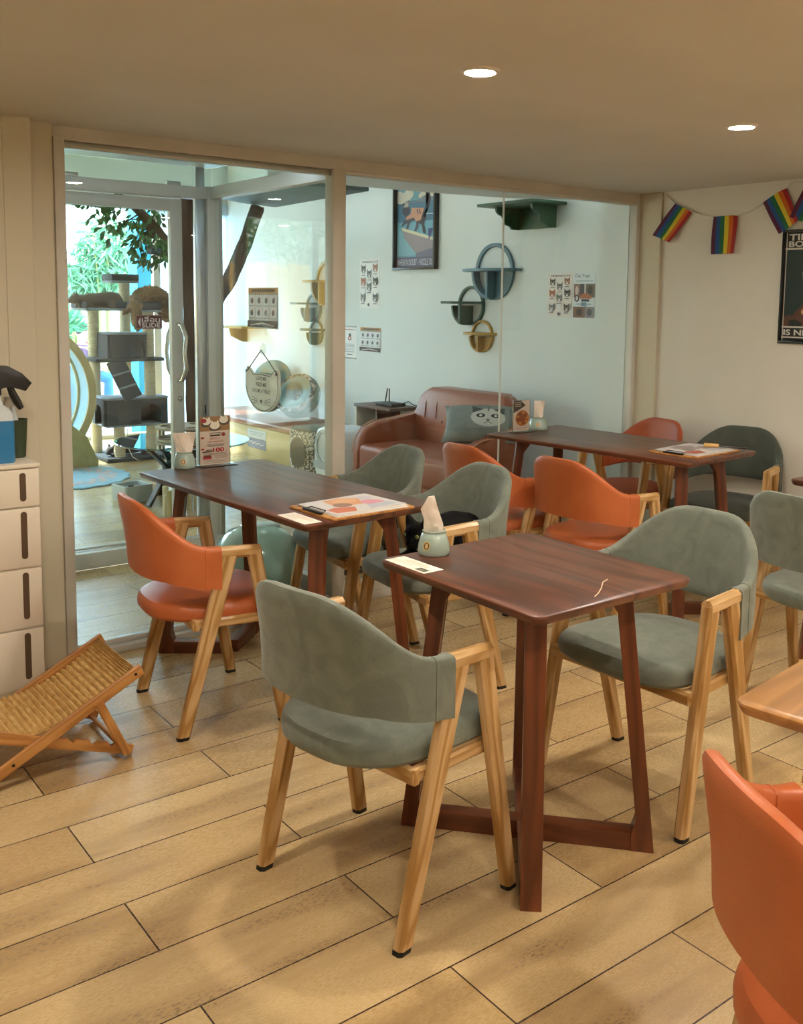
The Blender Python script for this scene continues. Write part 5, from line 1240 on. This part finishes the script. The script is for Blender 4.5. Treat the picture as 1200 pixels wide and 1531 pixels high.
# ------------------------------------------------------------------ street outside
m_wall2 = P('white garden wall', 'e9efee', .8)
single('garden_wall', (lambda b: (box(b, -12, 16, 14.6, 14.75, 0, 1.62), b)[1])(B()), m_wall2, 'long white garden wall across the street outside', 'wall')
pk = thing('picket_fence', 'white picket railing on top of the garden wall outside', 'fence', (4.6, 14.66, 1.62))
bm = B(); box(bm, -1.2, 1.6, -.02, .02, .06, .10); box(bm, -1.2, 1.6, -.02, .02, .24, .28); part('rails', bm, m_wall2, pk)
for i in range(24):
    x = -1.15 + i * .115; bm = B(); prism(bm, [(-.022, 0), (.022, 0), (.022, .30), (0, .34), (-.022, .30)], -.012, .012, basis((x, -.03, 0), (1, 0, 0), (0, 0, 1))); part('picket', bm, m_wall2, pk)
def bush(name, label, c, size, n, seed, hexes, L, cat_='bush', droop=.4, stems=6, base=0.0):
    t = thing(name, label, cat_, (c[0], c[1], base)); r = random.Random(seed); O_ = Vector((c[0], c[1], base)); bm = B()
    for k in range(n):
        while True:
            q = Vector((r.uniform(-1, 1), r.uniform(-1, 1), r.uniform(-1, 1)))
            if q.length < 1: break
        q = Vector((q.x * size[0], q.y * size[1], q.z * size[2])) + Vector(c) - O_
        leaf(bm, q, Vector((r.uniform(-1, 1), r.uniform(-1, .6), r.uniform(-1, .8) - droop)), L * r.uniform(.7, 1.3), L * .09, Vector((r.uniform(-1, 1), r.uniform(-1, 1), r.uniform(-1, 1))))
    part('foliage', bm, P(name + ' leaf ' + hexes[0], hexes[0], .6, hexes[1], 3), t, smooth=0)
    bm = B()
    for k in range(stems):
        x, y = r.uniform(-.5, .5) * size[0], r.uniform(-.4, .4) * size[1]; tube(bm, [(x * .5, y * .5, 0), (x, y, (c[2] - base) * .6), (x * 1.6, y * 1.6, c[2] - base + size[2] * .5)], [.03, .022, .008], 6)
    part('stems', bm, P('cane stems', '8f9a5e', .6), t)
    return t
bush('bamboo_clump', 'tall pale green bamboo clump outside beyond the cat tower', (5.05, 14.1, 2.10), (.48, .4, .52), 620, 3, ('6fa37c', '4f8a66'), .24)
bush('hedge_bush', 'low pale green narrow leaved bush over the garden wall on the left', (4.72, 14.2, 1.72), (.52, .35, .26), 460, 4, ('6fa37c', '528d6a'), .2)
bush('bamboo_clump', 'second bamboo clump outside to the right, partly behind the cyan pillar', (5.85, 13.85, 1.8), (.5, .4, .8), 420, 6, ('6fa37c', '4f8a66'), .24)
fp_ = bush('flowering_plant', 'potted plant with strappy leaves and yellow flowers outside on the left', (3.60, 11.6, 1.12), (.13, .13, .16), 90, 8, ('6fae84', '5b9a74'), .24, 'plant', -.6, 4, .42)
bm = B(); lathe(bm, [(.13, -.42), (.17, -.05), (.18, 0), (.15, .01)], 20); part('pot', bm, P('terracotta', 'b5674a', .8), fp_)
bm = B(); rr = random.Random(9)
for k in range(14): ball(bm, (rr.uniform(-.14, .0), rr.uniform(-.08, .08), rr.uniform(.78, .92)), .03, n=6)
part('blossoms', bm, FLAT('e6c13a'), fp_)
# utility poles
for k, (x, y, h, lab) in enumerate(((4.9, 17.5, 4.4, 'grey utility pole outside, the left one seen through the door'), (5.35, 17.5, 5.2, 'thinner grey utility pole outside, right of the other'))):
    t = thing('utility_pole', lab, 'pole', (x, y, 0)); bm = B(); lathe(bm, [(.13 - .03 * k, 0), (.09 - .02 * k, h)], 12); part('pole', bm, P('pale blue grey concrete', '9fb6c4', .8), t)
    bm = B(); box(bm, -.5, .5, -.04, .04, h - 1.9, h - 1.82); box(bm, -.35, .35, -.04, .04, h - 2.4, h - 2.34); part('crossarm', bm, P('pale blue grey concrete', '9fb6c4', .8), t)
fe = thing('panel_fence', 'long yellow orange board fence along the street to the left outside', 'fence', (-6, 13.9, 0))
bm = B()
for i in range(60): box(bm, -6 + i * .2, -6 + i * .2 + .19, -.015, .015, 0, 2.0 + .02 * (i % 3))
part('boards', bm, P('yellow orange boards', 'd9a04a', .7, 'c98a3a', 2), fe); bm = B(); box(bm, -6, 6, .015, .06, .4, .5); box(bm, -6, 6, .015, .06, 1.5, 1.6); part('rails', bm, P('yellow orange boards', 'd9a04a', .7), fe)
bl = thing('shop_house', 'cream two storey house with a red tiled roof across the street to the left', 'house', (-6.2, 17.5, 0))
bm = B(); box(bm, -6, 6, 0, .3, 0, 5.6); part('wall', bm, P('cream render', 'cfc6b2', .8, 'c4baa4', .8), bl)
bm = B(); prism(bm, [(-.9, 5.5), (-.9, 5.58), (3.2, 7.9), (3.2, 7.8)], -6.4, 6.4, Matrix(((0, 0, 1, 0), (1, 0, 0, 0), (0, 1, 0, 0), (0, 0, 0, 1)))); part('roof', bm, P('red roof tile', 'a4604c', .8, '8e4e3e', 14), bl)
for x in (-4, -1.4, 1.2, 3.8):
    bm = B(); box(bm, x - .5, x + .5, -.03, .02, 3.3, 4.6); w_ = part('window', bm, m_alu, bl); bm = B(); box(bm, x - .44, x + .44, -.04, -.03, 3.36, 4.54); part('pane', bm, P('dark window glass', '4a5a62', .1), bl)
bush('street_tree', 'round green street tree before the cream house across the street', (-3.4, 15.4, 3.0), (1.7, .8, 1.0), 700, 12, ('5f8f5a', '3f6f42'), .3, 'tree')
# parked car, nose to the right
car = thing('parked_car', 'pale blue parked car outside, its nose showing behind the cat wheel', 'car', (1.7, 10.75, 0))
m_car = P('pale blue car paint', 'a3c8dc', .25, coat=.6); m_gl2 = P('dark car glass', '33424a', .08)
bm = B(); sec = []
for x, zt, zw, hw in ((-2.0, .62, .62, .62), (-1.9, .92, .85, .76), (-1.3, .98, .88, .80), (0, .98, .88, .82), (.9, .96, .86, .80), (1.45, .86, .78, .76), (1.72, .74, .68, .68), (1.78, .58, .55, .6)):
    sec.append([Vector((x, y * hw, z)) for y, z in ((-1, .28), (-1.0, zw * .7), (-.94, zw), (-.7, zt), (.7, zt), (.94, zw), (1.0, zw * .7), (1, .28), (.8, .2), (-.8, .2))])
loft(bm, sec); part('body', bm, m_car, car, smooth=40)
bm = B(); loft(bm, [[Vector((x, y, z)) for x, y in ((x0, -w_), (x1, -w_), (x1, w_), (x0, w_))] for z, x0, x1, w_ in ((.95, -1.7, .85, .74), (1.2, -1.4, .45, .68), (1.42, -1.0, .05, .58), (1.46, -.85, -.1, .5))]); part('cabin', bm, m_gl2, car)
for x in (-1.2, 1.1):
    for s in (-1, 1):
        bm = B(); lathe(bm, [(.12, -.09), (.30, -.09), (.32, -.06), (.32, .06), (.30, .09), (.12, .09)], 24); part('wheel', bm, m_rubber, car, basis((x, s * .70, .32), (1, 0, 0), (0, 0, 1)))
for s in (-1, 1):
    bm = B(); ball(bm, (1.66, s * .5, .64), .1, .14, .08); part('headlight', bm, P('lamp glass', 'dfe8ec', .1), car)
# two seated people beyond it
def stool(label, x, y):
    t = thing('stool', label, 'stool', (x, y, 0)); t.scale = (.86,) * 3; bm = B(); lathe(bm, [(.17, .42), (.18, .44), (.17, .46)], 20); part('seat', bm, P('red plastic', 'a8443c', .5), t)
    for i in range(4):
        a = rad(45 + 90 * i); bm = B(); tube(bm, [(.13 * math.cos(a), .13 * math.sin(a), .42), (.17 * math.cos(a), .17 * math.sin(a), 0)], .014, 8); part('leg', bm, P('red plastic', 'a8443c', .5), t)
stool('low red stool under the dark haired person outside', 3.98, 12.35); stool('low red stool under the person in maroon outside', 4.32, 12.95)
def person(label, x, y, rz, shirt, trousers, hair, lean):
    t = thing('person', label, 'person', (x, y, 0), rz); t.scale = (.88,) * 3; skin = P('skin', 'c99a7c', .6)
    bm = B()                         # seated facing +x
    tube(bm, [(0, 0, .50), (.02 * lean, 0, .66), (.05 * lean, 0, .84), (.07 * lean, 0, .97)], [.13, .125, .14, .10], 16, sx=1.15)
    tube(bm, [(.075 * lean, 0, .96), (.09 * lean, 0, 1.07)], [.052, .05], 10); ball(bm, (.11 * lean, 0, 1.16), .092, .076, .112); ball(bm, (.11 * lean + .088, 0, 1.145), .016, .014, .018, 6)
    for s in (-1, 1):
        ball(bm, (.105 * lean, s * .078, 1.15), .018, .01, .028, 6)
        tube(bm, [(.06 * lean, s * .15, .93), (.10, s * .20, .70), (.30, s * .12, .66), (.36, s * .10, .68)], [.055, .045, .036, .028], 10); ball(bm, (.40, s * .09, .68), .045, .028, .022, 8)
        for f in range(4): tube(bm, [(.42, s * .09 + (f - 1.5) * .014, .685), (.455, s * .09 + (f - 1.5) * .016, .675), (.47, s * .09 + (f - 1.5) * .016, .655)], [.009, .008, .007], 6)
        tube(bm, [(.40, s * .09 - s * .02, .69), (.42, s * .055, .70)], [.01, .008], 6)
        tube(bm, [(0, s * .09, .53), (.22, s * .11, .535), (.42, s * .12, .51), (.43, s * .12, .30), (.42, s * .12, .07)], [.10, .088, .068, .058, .042], 12); tube(bm, [(.40, s * .12, .045), (.52, s * .13, .035)], [.042, .034], 10)
    bm = baked(bm, .011, 2); part('body', bm, skin, t, smooth=80)
    bm = B(); tube(bm, [(0, 0, .49), (.02 * lean, 0, .66), (.05 * lean, 0, .84), (.07 * lean, 0, .985)], [.142, .137, .152, .09], 16, sx=1.15)
    for s in (-1, 1): tube(bm, [(.06 * lean, s * .15, .93), (.095, s * .195, .74)], [.066, .058], 12)
    bm = baked(bm, .014, 2); part('shirt', bm, P('shirt ' + shirt, shirt, .9), t, smooth=80)
    bm = B()
    for s in (-1, 1): tube(bm, [(-.02, s * .09, .53), (.22, s * .11, .535), (.43, s * .12, .51), (.435, s * .12, .30), (.42, s * .12, .10)], [.112, .097, .078, .068, .056], 12)
    bm = baked(bm, .014, 2); part('trousers', bm, P('trousers ' + trousers, trousers, .9), t, smooth=80)
    bm = B(); ball(bm, (.11 * lean - .018, 0, 1.20), .098, .086, .098); part('hair', bm, P('hair ' + hair, hair, .7), t, smooth=80)
    for s in (-1, 1): bm = B(); ball(bm, (.11 * lean + .082, s * .03, 1.17), .009, n=6); part('eye', bm, m_black, t)
    return t
person('person with dark hair in a dark purple shirt seated outside on the left', 3.98, 12.35, rad(-20), '4a3550', '2d5fa8', '201a1a', 1.0)
person('person in a maroon top seated outside, to the right of the dark haired one', 4.32, 12.95, rad(-160), '6e3038', '3a3a44', '3a2c26', 1.0)
